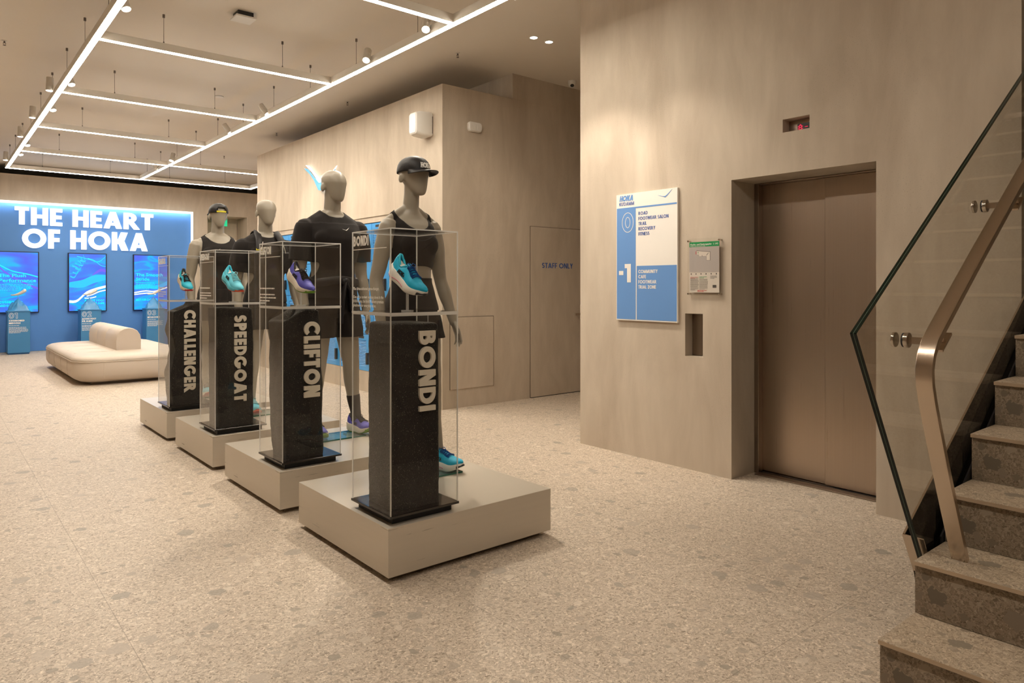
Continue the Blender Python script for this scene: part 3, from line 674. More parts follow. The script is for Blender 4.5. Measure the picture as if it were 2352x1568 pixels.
# ------------------------------------------------------------------ small things on the walls and the ceiling
t = thing('wall_speaker', 'white boxy loudspeaker high on the bright side of the locker block', 'speaker', (XW, 6.70, 3.03))
g = G(); K = 28
def rrect(hx, hz, r, n=6):
    out = []
    for cx, cz, a in ((hx - r, hz - r, 0), (-hx + r, hz - r, 90), (-hx + r, -hz + r, 180), (hx - r, -hz + r, 270)):
        for i in range(n + 1): b = radians(a + 90 * i / n); out.append((cx + r * cos(b), cz + r * sin(b)))
    return out
rings = [[Vector((x, a, b + .13)) for a, b in rrect(hx, hz, r)] for x, hx, hz, r in ((-.005, .085, .13, .02), (-.05, .098, .138, .03), (-.16, .092, .132, .035), (-.205, .078, .118, .035), (-.212, .06, .10, .03))]
g.loft(rings).build('cabinet', 'white', t, smooth=40)
G().loft([[Vector((x, a, b + .13)) for a, b in rrect(hx, hz, .028)] for x, hx, hz in ((-.210, .070, .112), (-.217, .064, .106))]).build('grille', 'bright', t, smooth=40)
G().box(-.012, 0, -.09, .09, .03, .22).build('bracket', 'wire', t, bevel=.003)
t = thing('motion_sensor', 'white rounded siren with ribbed front on the shaded side of the locker block', 'sensor', (4.78, YC, 3.105))
G().loft([[Vector((a, y, b + .053)) for a, b in rrect(hx, hz, .03)] for y, hx, hz in ((0, .090, .053), (-.03, .092, .055), (-.045, .082, .046))]).build('housing', 'white', t, smooth=40)
g = G()
for k in (-1, 0, 1): g.box(k * .022 - .004, k * .022 + .004, -.050, -.044, .022, .085)
g.build('rib', 'white', t, bevel=.002)
t = thing('access_panel', 'white square panel hanging just below the ceiling inside the light grid', 'panel', (2.262, 6.615, CEIL - .06))
G().box(-.092, .092, -.092, .092, 0, .016).build('cover', 'white', t, bevel=.003)
G().box(-.07, .07, -.07, .07, .016, .06).build('box', 'black', t)
for i, (x, y, side) in enumerate(((4.747, 5.362, 'left'), (4.953, 5.357, 'right'))):
    t = thing('downlight', 'round recessed downlight in the ceiling, %s one of the pair over the corridor' % side, 'downlight', (x, y, CEIL), group='corridor downlights')
    g = G(); 
    for p in _ring(0, 0, .048, .048, .010, 0, 360, 32): g.prism(p, (0, 0, -.0045), X, Y, Z, .004)
    g.build('trim_ring', 'white', t)
    G().cyl((0, 0, -.003), (0, 0, -.0005), .038, n=32).build('lens', 'lens', t)
    l = bpy.data.lights.new('downlight_beam', 'SPOT'); l.energy = 22; l.color = (1, .80, .58); l.spot_size = radians(110); l.spot_blend = .8; l.shadow_soft_size = .03
    lo = bpy.data.objects.new('downlight_beam', l); COL.objects.link(lo); lo.parent = t; lo.location = (0, 0, -.01)
t = thing('security_camera', 'small white dome camera under the ceiling beside the lift wall corner', 'camera', (6.12, 6.20, CEIL))
G().cyl((0, 0, -.045), (0, 0, 0), .046, .052, 28).ball((0, 0, -.045), .045, .045, .036, 24, 12).build('housing', 'white', t, smooth=45)
G().ball((-.018, -.020, -.062), .025, .025, .020, 20, 10).build('lens', 'black', t, smooth=60)
SPR = [((4.43, 6.246), 'sprinkler head in the ceiling in front of the corridor, nearest of the row'), ((4.435, 8.854), 'sprinkler head in the ceiling along the locker block, second of the row'),
       ((4.445, 11.413), 'sprinkler head in the ceiling beside the far end of the locker block'), ((4.45, 14.09), 'sprinkler head in the ceiling behind the locker block'), ((0.62, 8.912), 'sprinkler head at the left edge of the photo, outside the light grid')]
sp0 = None
for (x, y), lab in SPR:
    if sp0 is None:
        t = thing('sprinkler', lab, 'sprinkler', (x, y, CEIL), group='ceiling sprinklers'); sp0 = t
        G().cyl((0, 0, -.006), (0, 0, -.0003), .024, n=24).build('rosette', 'spot', t, smooth=40)
        G().cyl((0, 0, -.026), (0, 0, -.006), .008).tube([(-.009, 0, -.022), (-.011, 0, -.034), (0, 0, -.047), (.011, 0, -.034), (.009, 0, -.022)], .0024, 6).build('frame', 'wire', t, smooth=40)
        G().cyl((0, 0, -.050), (0, 0, -.047), .014, n=18).build('deflector', 'wire', t)
    else:
        t = copy_tree(sp0); t.location = (x, y, CEIL); t['label'] = lab
t = tag(G().cyl((3.0, 9.7, CEIL - .012), (3.0, 9.7, CEIL - .0003), .055, n=24).build('ceiling_vent', 'white', smooth=40, base=True), 'flat round white vent in the ceiling between the third pair of light bars', 'vent')

# wall lettering and logo
t = thing('bird_logo', 'backlit blue bird mark high on the bright side of the locker block', 'logo', (XW, 9.42, 2.713))
LB = [[(-.555, .385), (-.445, .371), (-.20, .20), (-.057, .117), (-.03, .01), (.045, .0), (-.057, .011), (-.207, .164), (-.40, .30)]]
def poly3(P, du=0): return [(p[0] + du, p[1]) for p in P]
halves = [[(-.555, .385), (-.44, .36), (-.25, .235), (-.06, .115), (-.06, .01), (-.21, .165), (-.36, .275), (-.50, .35)],
          [(-.06, .115), (.08, .115), (.25, .145), (.47, .245), (.36, .155), (.22, .07), (.07, -.005), (-.06, .01)]]
g = G(); gh = G()
for P in halves:
    top, bot = P[:4], P[4:][::-1]
    for i in range(3):
        q = [top[i], bot[i], bot[i + 1], top[i + 1]]
        g.prism(q, (-.045, 0, 0), -Y, Z, -X, .012)
        c = (sum(p[0] for p in q) / 4, sum(p[1] for p in q) / 4)
        gh.prism([(p[0] * .999 + .016, p[1] + .045) for p in q], (-.030, 0, 0), -Y, Z, -X, .008)
o = g.build('face', 'logoblue', t); o['label'] = 'blue face of the mark'
gh.build('backlight', 'halo', t)
# ------------------------------------------------------------------ pendant light grid and its spotlights
ZL, HB, WB = 3.535, .075, .055
XL, XR, XF = 1.15, 3.38, 5.61
YS = [3.30, 4.82, 7.11, 9.33, 11.55, 13.80, 15.96]
grid = thing('pendant_light_grid', 'large grid of slim glowing light bars hung below the ceiling on thin cords', 'light fixture', (XL, YS[0], ZL))
O = Vector((XL, YS[0], ZL))
def beam(x0, x1, y0, y1):
    g = G().box(x0, x1, y0, y1, ZL + .004, ZL + HB).xf(Matrix.Translation(-O)); b = g.build('beam', 'bar', grid)
    G().box(x0 + (.004 if x1 - x0 < .1 else 0), x1 - (.004 if x1 - x0 < .1 else 0), y0 + (.004 if y1 - y0 < .1 else 0), y1 - (.004 if y1 - y0 < .1 else 0), ZL, ZL + .0038).xf(Matrix.Translation(-O)).build('diffuser', 'diff', b)
h = WB / 2
beam(XL - h, XL + h, -2.2, YS[-1] + h); beam(XR - h, XR + h, YS[0] - h, YS[-1] + h); beam(XF - h, XF + h, YS[5] - h, YS[6] + h)  # left beam lengthened out of view behind the camera as fill light
for i, y in enumerate(YS):
    if i == 0: continue
    beam(XL + h, XR - h, y - h, y + h)
    if i >= 5: beam(XR + h, XF - h, y - h, y + h)
cords = []
for i, y in enumerate(YS):
    if i == 0: continue
    cords += [(XL + .55, y), (XR - .55, y)]
    if i >= 5: cords += [(XR + .55, y), (XF - .55, y)]
    for x in (XL, XR):
        if i > 0: cords.append((x, y - .56))
        if i < 6: cords.append((x, y + .56))
c0 = None
for x, y in cords:
    p = Vector((x, y, ZL)) - O
    if c0 is None:
        c0 = G().cyl((0, 0, HB + .012), (0, 0, CEIL - ZL - .02), .0022, n=6).cyl((0, 0, HB), (0, 0, HB + .02), .006, n=10).cyl((0, 0, CEIL - ZL - .03), (0, 0, CEIL - ZL - .0004), .011, n=12).build('suspension_cord', 'wire', grid); c0.location = p
    else:
        c = c0.copy(); COL.objects.link(c); c.location = p
def can_light(x, y, aim, label, lit=None, energy=0, angle=40):
    """cylindrical spotlight on a short stem at the beam, turned towards aim"""
    t = thing('spotlight', label, 'spotlight', (x, y, ZL + .13), group='spotlights along the light grid')
    d = (Vector(aim) - Vector((x, y, ZL + .05))).normalized()
    G().box(-.02, .02, -.035, .035, -.052, -.030).cyl((0, 0, -.04), (0, 0, .0), .008, n=10).build('stem', 'spot', t)
    c = Vector((0, 0, -.045)); side = .0
    G().tube([c - d * .075, c - d * .072, c + d * .075], [.03, .036, .036], 24).build('can', 'spot', t, smooth=40)
    G().cyl(c + d * .0755, c + d * .078, .032, n=24).build('lens', 'lens', t)
    if energy:
        l = bpy.data.lights.new('spot_beam', 'SPOT'); l.energy = energy; l.color = (1, .88, .72); l.spot_size = radians(angle); l.spot_blend = .7; l.shadow_soft_size = .03
        lo = bpy.data.objects.new('spot_beam', l); COL.objects.link(lo); lo.parent = t; lo.location = c + d * .09
        lo.rotation_mode = 'QUATERNION'; lo.rotation_quaternion = d.to_track_quat('-Z', 'Y')
    return t
pos = ['nearest the camera', 'second along', 'third along', 'fourth along', 'fifth along', 'farthest along']
ord_ = ['nearest', 'second nearest', 'third nearest', 'fourth nearest', 'farthest']
for k, y in enumerate((6.27, 9.00, 10.45, 13.32, 14.33)):
    can_light(XL + .055, y, (2.0, y - 1.3, 0), 'can spotlight on the inner side of the left light bar, %s the camera' % ord_[k].replace('nearest', 'nearest to') if k < 4 else 'can spotlight on the inner side of the left light bar, farthest from the camera', energy=(60 if k < 3 else 30))
for k, y in enumerate((9.38, 11.03, 12.55, 15.05)):
    can_light(XL - .085, y, (XL - .25, y, 0), 'can spotlight on the outer side of the left light bar, %s' % (['nearest to the camera', 'second from the camera', 'third from the camera', 'farthest from the camera'][k]), energy=25)
RS = ['nearest to the camera', 'second from the camera', 'third from the camera', 'fourth from the camera', 'fifth from the camera', 'farthest from the camera']
for k, (y, aim, e, a) in enumerate(((5.16, (2.2, 3.6, 1.0), 150, 44), (6.22, (2.2, 4.9, 1.0), 150, 44), (8.97, (XW, 8.0, 1.7), 250, 56), (10.40, (XW, 9.6, 1.7), 250, 56), (13.32, (2.3, 12.6, .4), 80, 40), (14.40, (2.7, 17.6, 1.6), 60, 44))):
    can_light(XR - .055, y, aim, 'can spotlight on the inner side of the right light bar, %s' % RS[k], energy=e, angle=a)
for k, (x, y) in enumerate(((3.30, 3.42), (3.30, 4.1))):  # extra spots added to brighten the lift wall
    can_light(XR + .055, y, (XW, y - (.25 if k else .30), 1.3), 'added can spotlight on the right light bar brightening the lift wall, %s' % ('nearer the camera' if k == 0 else 'farther along'), energy=(45 if k == 0 else 95), angle=64)
# ------------------------------------------------------------------ lockers
LW = .445; NR = 4; LH = (2.160 - LZ0 - .005) / NR
def locker_column():
    t = thing('locker_column', '', 'locker', (XW + .012, LY0 + LW / 2, LZ0), group='blue lockers in the wall niche')
    G().box(.004, .42, -LW / 2 + .001, LW / 2 - .001, 0, 2.160 - LZ0).build('carcass', 'lockerdark', t)
    d0 = None
    for r in range(NR):
        z0 = r * LH + .004
        if d0 is None:
            g = G(); a, b = -LW / 2 + .005, LW / 2 - .005; zz0, zz1 = 0, LH - .008
            # door with an opening for the louvres on the left as seen from the shop
            la, lb, lz0, lz1 = -.075, .190, .055, LH - .085
            g.box(-.014, .004, a, la, zz0, zz1).box(-.014, .004, lb, b, zz0, zz1).box(-.014, .004, la, lb, zz0, lz0).box(-.014, .004, la, lb, lz1, zz1)
            d0 = g.build('door', 'locker', t); d0.location = (0, 0, z0)
            n = 17; g = G()
            for k in range(n):
                z = lz0 + (lz1 - lz0) * (k + .5) / n; s = (lz1 - lz0) / n * .42
                g.add([(-.012, la, z - s), (-.012, lb, z - s), (-.001, lb, z + s), (-.001, la, z + s), (-.010, la, z - s - .002), (-.010, lb, z - s - .002), (.001, lb, z + s - .002), (.001, la, z + s - .002)], [(0, 1, 2, 3), (7, 6, 5, 4), (0, 4, 5, 1), (1, 5, 6, 2), (2, 6, 7, 3), (3, 7, 4, 0)])
            g.build('louvre', 'locker', d0)
            o = G().box(-.040, -.0142, -.150, -.120, .085, .235).box(-.046, -.040, -.152, -.118, .085, .235).build('handle', 'black', d0, bevel=.003); o['label'] = 'black upright handle'
            o = G().box(-.0162, -.0142, -.02, .12, LH - .060, LH - .030).build('number_plate', 'black', d0)
        else:
            c = copy_tree(d0, t); c.location = (0, 0, z0)
    return t
lk = locker_column()
NC = 8
for k in range(NC):
    t = lk if k == 0 else copy_tree(lk)
    t.location = (XW + .012, LY0 + LW * (k + .5), LZ0)
    t['label'] = 'column of four blue louvred lockers, ' + ['first from the near end of the niche', 'second from the near end of the niche', 'third from the near end of the niche', 'fourth from the near end of the niche', 'fifth from the near end of the niche', 'sixth from the near end of the niche', 'seventh from the near end of the niche', 'last, at the far end of the niche'][k]

# ------------------------------------------------------------------ blue display wall at the back
t = thing('display_wall', 'bright blue feature wall panel with a white lit frame at the back', 'wall panel', (2.69, YB - .075, 0))
PW = 2.12
G().box(-PW, PW, .035, .074, .004, 3.055).build('panel', 'blue', t)
o = G().box(-PW - .03, PW + .03, -.060, .074, 3.082, 3.103).box(-PW, PW, -.060, -.054, 3.058, 3.082).box(PW, PW + .030, -.060, .074, .004, 3.082).box(-PW - .030, -PW, -.060, .074, .004, 3.082).build('frame', 'frameled', t); o['label'] = 'white lit frame edge'
o = G().box(-PW + .02, PW - .02, -.050, -.030, 3.074, 3.0815).build('light_strip', 'wash', t); o['label'] = 'glowing strip that washes the panel from above'
t = thing('wall_lettering', 'large white raised letters THE HEART OF HOKA on the blue wall', 'lettering', (2.69, YB - .075, 2.14))
def word_letters(s, x0, x1, z, h, w):
    tr = .085; tw = text_width(s, w, tr); sx = (x1 - x0) / (tw * h); x = 0
    for c in s:
        polys, wd = glyph(c, w)
        if polys:
            g = G(); put_glyph(g, c, w, x, h, sx, 0, (x0, .034, z), X, Z, -Y, .055)
            o = g.build('letter', 'ledwhite', t)
        x += wd + tr
word_letters('THE HEART', -1.292, 1.302, .487, .365, .235)
word_letters('OF HOKA', -1.167, 1.184, .005, .405, .235)
SCRX = (1.45, 2.691, 3.94)
SCL = ('leftmost display on the blue wall, cut by the photo edge, reading The Plush Performance', 'middle display on the blue wall, above the plinth marked 02', 'right display on the blue wall reading The Smooth Stride, behind the nearest glass cases')
def ribbon(g, pts, th, o, dpt=.0006, n=14):
    """smooth flowing stripe in the picture, th(t) its width"""
    P = []
    for i in range(n + 1):
        t_ = i / n * (len(pts) - 1); k = min(int(t_), len(pts) - 2); f = t_ - k
        p0, p1, p2, p3 = pts[max(k - 1, 0)], pts[k], pts[k + 1], pts[min(k + 2, len(pts) - 1)]
        P.append(tuple(.5 * ((2 * p1[j]) + (p2[j] - p0[j]) * f + (2 * p0[j] - 5 * p1[j] + 4 * p2[j] - p3[j]) * f * f + (3 * p1[j] - p0[j] - 3 * p2[j] + p3[j]) * f ** 3) for j in (0, 1)))
    for i in range(n):
        a, b = P[i], P[i + 1]; ta, tb = th(i / n), th((i + 1) / n)
        g.prism([(a[0], a[1] - ta), (b[0], b[1] - tb), (b[0], b[1] + tb), (a[0], a[1] + ta)], o, X, Z, -Y, dpt)
for k, x in enumerate(SCRX):
    t = thing('wall_display', SCL[k], 'screen', (x, YB - .095, .806), group='three upright displays on the blue wall')
    hw, hh = .362, 1.262
    G().box(-hw, hw, 0, .055, 0, hh).build('bezel', 'bezel', t, bevel=.003)
    G().box(-hw + .018, hw - .018, -.002, .001, .018, hh - .018).build('screen_panel', 'screen%d' % k, t)
    o = Vector((0, -.0022, 0)); e = hw - .02
    gc, gw, gp, gb = G(), G(), G(), G()
    if k == 0:
        ribbon(gc, [(-e, 1.00), (-.1, .86), (.15, .80), (e, .74)], lambda q: .012, o)
        ribbon(gp, [(-e, .96), (-.15, .78), (.1, .62), (e, .50)], lambda q: .02, o)
        small_text('The Plush', (-e + .02, -.0026, .735), X, Z, -Y, .095, 'cyan', 'picture_title', t, bold=.012, fit=.46)
        small_text('Performance', (-e + .02, -.0026, .635), X, Z, -Y, .095, 'cyan', 'picture_title', t, bold=.012, fit=.63)
        print_lines(gc, (-e + .02, -.0026, .575), X, Z, -Y, .62, 5, .028, .011, .0006, 12)
        lettering(gc, 'CUSHIONED', (-e + .02, -.0026, .195), X, Z, -Y, .050, w=.24, fit=.40); lettering(gc, 'MIDSOLE', (-e + .02, -.0026, .125), X, Z, -Y, .050, w=.24, fit=.29)
    elif k == 1:
        for j in range(5): ribbon(gb, [(-e + .02 + j * .045, .76 + j * .085), (-e + .10 + j * .05, .74 + j * .085), (-e + .16 + j * .03, .92 + j * .055), (-e + .06 + j * .05, .98 + j * .06)], lambda q: .016, o)
        ribbon(gc, [(-.20, 1.19), (.02, 1.13), (.20, 1.08), (e, 1.20)], lambda q: .006, o); ribbon(gc, [(.0, 1.15), (.12, 1.11), (.25, 1.00), (e, .98)], lambda q: .006, o)
        ribbon(gb, [(-e, .58), (-.1, .60), (.12, .70), (e, .74)], lambda q: .05 + .04 * sin(q * 3), o)
        ribbon(gp, [(.08, .78), (.18, .86), (.26, .90), (e, .88)], lambda q: .028 * sin(min(q * 2, 1) * 1.57) + .004, o)
        ribbon(gw, [(-e, .22), (-.20, .23), (-.03, .40), (.14, .48), (e, .54)], lambda q: .026, o, .001); ribbon(gw, [(-.02, .33), (.10, .37), (.22, .43), (e, .46)], lambda q: .012, o, .001); ribbon(gw, [(-.06, .29), (.05, .29), (.16, .32)], lambda q: .010, o, .001)
        lettering(gc, 'ACTIVE FOOT', (-.06, -.0034, .215), X, Z, -Y, .046, w=.24, fit=.38); lettering(gc, 'FRAME', (.115, -.0034, .155), X, Z, -Y, .046, w=.24, fit=.205)
    else:
        ribbon(gb, [(-e, .52), (-.1, .55), (.12, .52), (e, .62)], lambda q: .045, o)
        ribbon(gw, [(-e, .40), (-.12, .44), (.08, .43), (e, .52)], lambda q: .014, o, .001); ribbon(gw, [(-e, .36), (-.05, .39), (.1, .36)], lambda q: .012, o, .001)
        small_text('The Smooth', (-e + .03, -.0026, .775), X, Z, -Y, .095, 'cyan', 'picture_title', t, bold=.012, fit=.56)
        small_text('Stride', (-e + .03, -.0026, .675), X, Z, -Y, .095, 'cyan', 'picture_title', t, bold=.012, fit=.28)
        print_lines(gc, (-e + .03, -.0026, .615), X, Z, -Y, .46, 5, .034, .012, .0006, 14)
        lettering(gc, 'METAROCKER', (-e + .03, -.0026, .215), X, Z, -Y, .050, w=.24, fit=.45)
    gc.build('picture_lettering', 'cyan', t)
    if gb.v: gb.build('picture_band', 'cyanband', t)
    if gw.v: gw.build('picture_stripes', 'swhite', t)
    if gp.v: gp.build('picture_curve', 'spurple', t)
def midsole_shape(L_, wd, th):
    g = G(); rings = []
    for i in range(19):
        q = i / 18; y = -L_ / 2 + q * L_
        w_ = wd * (.62 + .38 * sin(pi * (.15 + .7 * q)) - .16 * sin(pi * min(1, q * 1.6)) * (1 - q)) * min(1, sqrt(max(.02, 1 - (2 * q - 1) ** 8)))
        z = .030 * (2 * q - 1) ** 2 * (1.6 if q > .5 else .8) + .028 * (1 - q)
        hgt = th * (1.25 - .75 * q) * min(1, .35 + 1.0 * sqrt(max(0, 1 - (2 * q - 1) ** 6)))
        rings.append([Vector((w_ * cos(a), y, z + hgt * .5 * (1 if sin(a) > 0 else -1) * min(1, abs(sin(a)) * 2.2))) for a in [2 * pi * j / 24 for j in range(24)]])
    return g.loft(rings)
PLX = ((1.42, '01', ('CUSHIONED', 'MIDSOLE')), (2.665, '02', ('ACTIVE FOOT', 'FRAME')), (3.905, '03', ('METAROCKER',)))
def out_digit(g, c, o, h):
    """hollow outlined figure"""
    s = .004
    if c == '0':
        for rx, ry in ((.042, .055), (.022, .034)):
            for p in _ring(.042, .055, rx, ry, .0055, 0, 360, 28): g.prism(p, o, X, Z, -Y, .0008)
        return
    P = {'1': [(0, .082), (0, .108), (.042, .108), (.042, 0), (.020, 0), (.020, .086)],
         '2': [(0, .078), (.006, .096), (.024, .110), (.050, .110), (.070, .094), (.070, .066), (.044, .024), (.072, .022), (.072, 0), (0, 0), (.044, .060), (.048, .080), (.036, .090), (.024, .084), (.022, .074)],
         '3': [(0, .086), (.012, .106), (.040, .110), (.064, .096), (.064, .072), (.050, .058), (.068, .040), (.064, .014), (.040, 0), (.012, .004), (0, .026), (.020, .030), (.034, .020), (.044, .032), (.036, .046), (.022, .048), (.022, .066), (.036, .068), (.042, .080), (.032, .090), (.020, .082)]}[c]
    for a, b in zip(P, P[1:] + P[:1]):
        a, b = Vector((*a, 0)), Vector((*b, 0)); d = (b - a).normalized(); n_ = Vector((-d.y, d.x, 0)) * .0026; a -= d * .002; b += d * .002
        g.prism([tuple((a + n_)[:2]), tuple((b + n_)[:2]), tuple((b - n_)[:2]), tuple((a - n_)[:2])], o, X, Z, -Y, .0008)
for k, (x, num, words) in enumerate(PLX):
    y0 = 17.02
    t = thing('text_plinth', 'blue plinth marked %s in front of the %s display' % (num, ('left', 'middle', 'right')[k]), 'plinth', (x, y0 + .19, 0), group='numbered blue plinths')
    G().box(-.185, .185, -.19, .19, .03, .845).build('body', 'plinthblue', t, bevel=.004)
    G().box(-.170, .170, -.175, .175, 0, .03).build('foot', 'lockerdark', t)
    G().box(-.195, .195, -.20, .20, .846, .862).build('top', 'plinthblue', t, bevel=.003)
    g = G(); o = Vector((-.165, -.1904, .715)); out_digit(g, '0', o, .11); out_digit(g, num[1], o + X * (.098), .11)
    ob = g.build('plinth_number', 'vinyl', t); ob['label'] = 'white outlined number ' + num
    for i, wd in enumerate(words): lettering(G(), wd, (-.165, -.1904, .655 - i * .048), X, Z, -Y, .032, w=.26, d=.0008, fit=(.255 if i == 0 else .19)).build('plinth_heading', 'vinyl', t)
    g = G()
    zz = .655 - len(words) * .048
    print_lines(g, (-.165, -.1904, zz + .012), X, Z, -Y, .18, 1, .02, .008, .0008, 5, 1.0); print_lines(g, (-.165, -.1904, zz - .026), X, Z, -Y, .32, 6, .021, .008, .0008, 21 + k)
    o = g.build('plinth_print', 'vinyl', t); o['label'] = 'white small print'
    # craggy block on top
    t = thing('rock_sculpture', 'glossy blue craggy peak carrying a midsole, on the plinth marked ' + num, 'sculpture', (x, y0 + .19, .862), group='blue peaks on the plinths')
    g = G(); rnd = random.Random(40 + k); n = 40
    spikes = [(0, 0, .225 + .03 * rnd.random(), .095)] + [(rnd.uniform(-.12, .12), rnd.uniform(-.11, .09), rnd.uniform(.10, .17), rnd.uniform(.04, .065)) for _ in range(8)]
    vs, fs = [], []
    for i in range(n + 1):
        for j in range(n + 1):
            px, py = -.175 + .35 * i / n, -.165 + .33 * j / n
            hgt = max([hh * max(0, 1 - sqrt((px - a) ** 2 + (py - b) ** 2) / (r * 1.9)) ** .85 for a, b, hh, r in spikes])
            edge = min(1, (.175 - abs(px)) / .03, (.165 - abs(py)) / .03)
            vs.append((px, py, .002 + max(0, edge) * (.012 + hgt + .012 * noise.noise((px * 40, py * 40, k)))))
    for i in range(n):
        for j in range(n): a = i * (n + 1) + j; fs.append((a, a + n + 1, a + n + 2, a + 1))
    b0 = len(vs); vs += [(-.175, -.165, 0), (.175, -.165, 0), (.175, .165, 0), (-.175, .165, 0)]; fs.append((b0 + 3, b0 + 2, b0 + 1, b0))
    g.add(vs, fs).build('peak', 'rockblue', t, smooth=50)
    G().cyl((0, 0, .20), (0, 0, .305), .004, n=8).build('pin', 'rod', t)
    m = midsole_shape(.30, .052, .042).build('midsole', 'mid', smooth=50); tag(m, 'cream shoe midsole floating above the peak on the plinth marked ' + num, 'midsole', 'cream midsoles above the peaks')
    m.location = (x + .02, y0 + .17, 1.185); m.rotation_euler = (radians(-20), 0, radians(58))
# exit sign in the doorway
t = thing('exit_sign', 'small green lit exit sign with a white arrow in the back doorway', 'sign', (5.62, YB + .20, 2.83))
G().box(-.11, .11, 0, .03, 0, .19).build('face', 'exit', t, bevel=.004)
G().prism([(-.055, .105), (-.02, .105), (-.02, .155), (.02, .155), (.02, .105), (.055, .105), (0, .03)], (0, -.0006, 0), X, Z, -Y, .001).build('arrow', 'exitw', t)
G().box(-.01, .01, .005, .02, .19, .229).build('mount', 'white', t)

# ------------------------------------------------------------------ bench sofa
t = thing('sofa', 'long low beige leather bench sofa with a central rolled backrest', 'sofa', (2.33, 12.62, 0))
def pillow_loft(hx, hy, r, levels):
    """rounded rectangle in plan lofted through (z, inset) levels"""
    rings = []
    for z, ins in levels:
        rr = max(.05, r - ins * .6); out = []
        for cx, cy, a in ((hx - r, hy - r, 0), (-hx + r, hy - r, 90), (-hx + r, -hy + r, 180), (hx - r, -hy + r, 270)):
            for i in range(9): b = radians(a + 90 * i / 8); out.append(Vector((cx + (r - ins) * cos(b), cy + (r - ins) * sin(b), z)))
        rings.append(out)
    return G().loft(rings)
HX, HY = .80, 1.66
pillow_loft(HX, HY, .34, [(.035, .16), (.045, .10), (.08, .035), (.14, .005), (.22, 0), (.30, .004), (.322, .010)]).build('base', 'leather', t, smooth=60)
pillow_loft(HX, HY, .34, [(.3225, .012), (.332, .004), (.35, .006), (.375, .030), (.395, .075), (.405, .14), (.408, .30)]).build('seat', 'leather', t, smooth=60)
o = G().box(-HX + .22, HX - .22, -HY + .22, HY - .22, 0, .040).build('foot', 'plinth', t)
def oval(z, ins, r=.34, n=9):
    out = []
    for cx, cy, a in ((HX - r, HY - r, 0), (-HX + r, HY - r, 90), (-HX + r, -HY + r, 180), (HX - r, -HY + r, 270)):
        for i in range(n): b = radians(a + 90 * i / (n - 1)); out.append(Vector((cx + (r - ins) * cos(b), cy + (r - ins) * sin(b), z)))
    return out
g = G().tube(oval(.323, .002), .006, 6, loop=True)
for y in (-.95, -.32, .32, .95):
    g.tube([(-HX + .012, y, .10), (-HX - .002, y, .2), (-HX + .001, y, .31)], .003, 6); g.tube([(-HX + .006, y, .345), (-HX + .09, y, .398), (-HX + .30, y, .409), (-.22, y, .409)], .003, 6)
g.tube([(-HX + .34, -HY + .002, .10), (-HX + .34, -HY - .002, .2), (-HX + .34, -HY + .002, .31)], .003, 6)
o = g.build('piping', 'leather', t, smooth=60)
BY = [(-.83, -.02), (-.01, .80), (.81, 1.62)]
for a, b in ((-.86, -.02), (-.015, .70), (.705, 1.40)):
    prof = [(-.165, 0), (-.168, .14), (-.155, .22), (-.115, .285), (-.06, .318), (0, .328), (.06, .318), (.115, .285), (.155, .22), (.168, .14), (.165, 0)]
    rings = [[Vector((px * s, y, .404 + pz * (s if s < 1 else 1))) for px, pz in prof] for y, s in ((a, .985), (a + .008, 1.0), (b - .012, 1.0), (b, .975))]
    G().loft(rings).build('backrest', 'leather', t, smooth=50)

# ------------------------------------------------------------------ four display groups: pedestal, acrylic case, foam rock
PX0, PX1, PZ = 1.617, 2.624, .2537
DY = 1.2783; PY = [2.824 + DY * k for k in range(4)]
NAMES = ('BONDI', 'CLIFTON', 'SPEEDGOAT', 'CHALLENGER')
WHO = ('frontmost', 'second', 'third', 'rearmost')
CX0, CY0, CS = 1.642, .024, .380          # case corner, offset from the pedestal edge, size
CT, CSH, CB = 1.629, 1.236, .297
ROCKX = [  # silhouette of each block: (height, left x, right x) and the slant of its top
    ([(0, 1.690, 1.952), (.3, 1.690, 1.951), (.6, 1.688, 1.949), (.80, 1.690, 1.948), (.875, 1.694, 1.944)], lambda q: -.004 * q, .26),
    ([(0, 1.690, 1.930), (.10, 1.680, 1.932), (.25, 1.672, 1.926), (.42, 1.664, 1.922), (.58, 1.668, 1.920), (.70, 1.664, 1.914), (.835, 1.666, 1.905)], lambda q: .075 * min(1, q * 1.7) - .05 * max(0, q - .8), .24),
    ([(0, 1.684, 1.948), (.3, 1.680, 1.945), (.55, 1.676, 1.948), (.72, 1.680, 1.946), (.80, 1.674, 1.940), (.890, 1.674, 1.936)], lambda q: -.006 * q, .24),
    ([(0, 1.690, 1.940), (.14, 1.672, 1.942), (.27, 1.668, 1.936), (.40, 1.690, 1.930), (.48, 1.706, 1.940), (.565, 1.694, 1.936), (.66, 1.672, 1.930), (.76, 1.690, 1.924), (.825, 1.694, 1.920)], lambda q: .085 * q, .24)]
TXT = [(1.823, .092, 1.143, .755), (1.796, .103, 1.138, .668), (1.795, .091, 1.137, .482), (1.776, .098, 1.143, .405)]
BLURB = [['The ultra-cushioned game-changer.', '', 'One of the hardest working shoes in the', 'HOKA lineup, the Bondi 9 delivers premium', 'plushness for everyday miles.'], None, None, None]
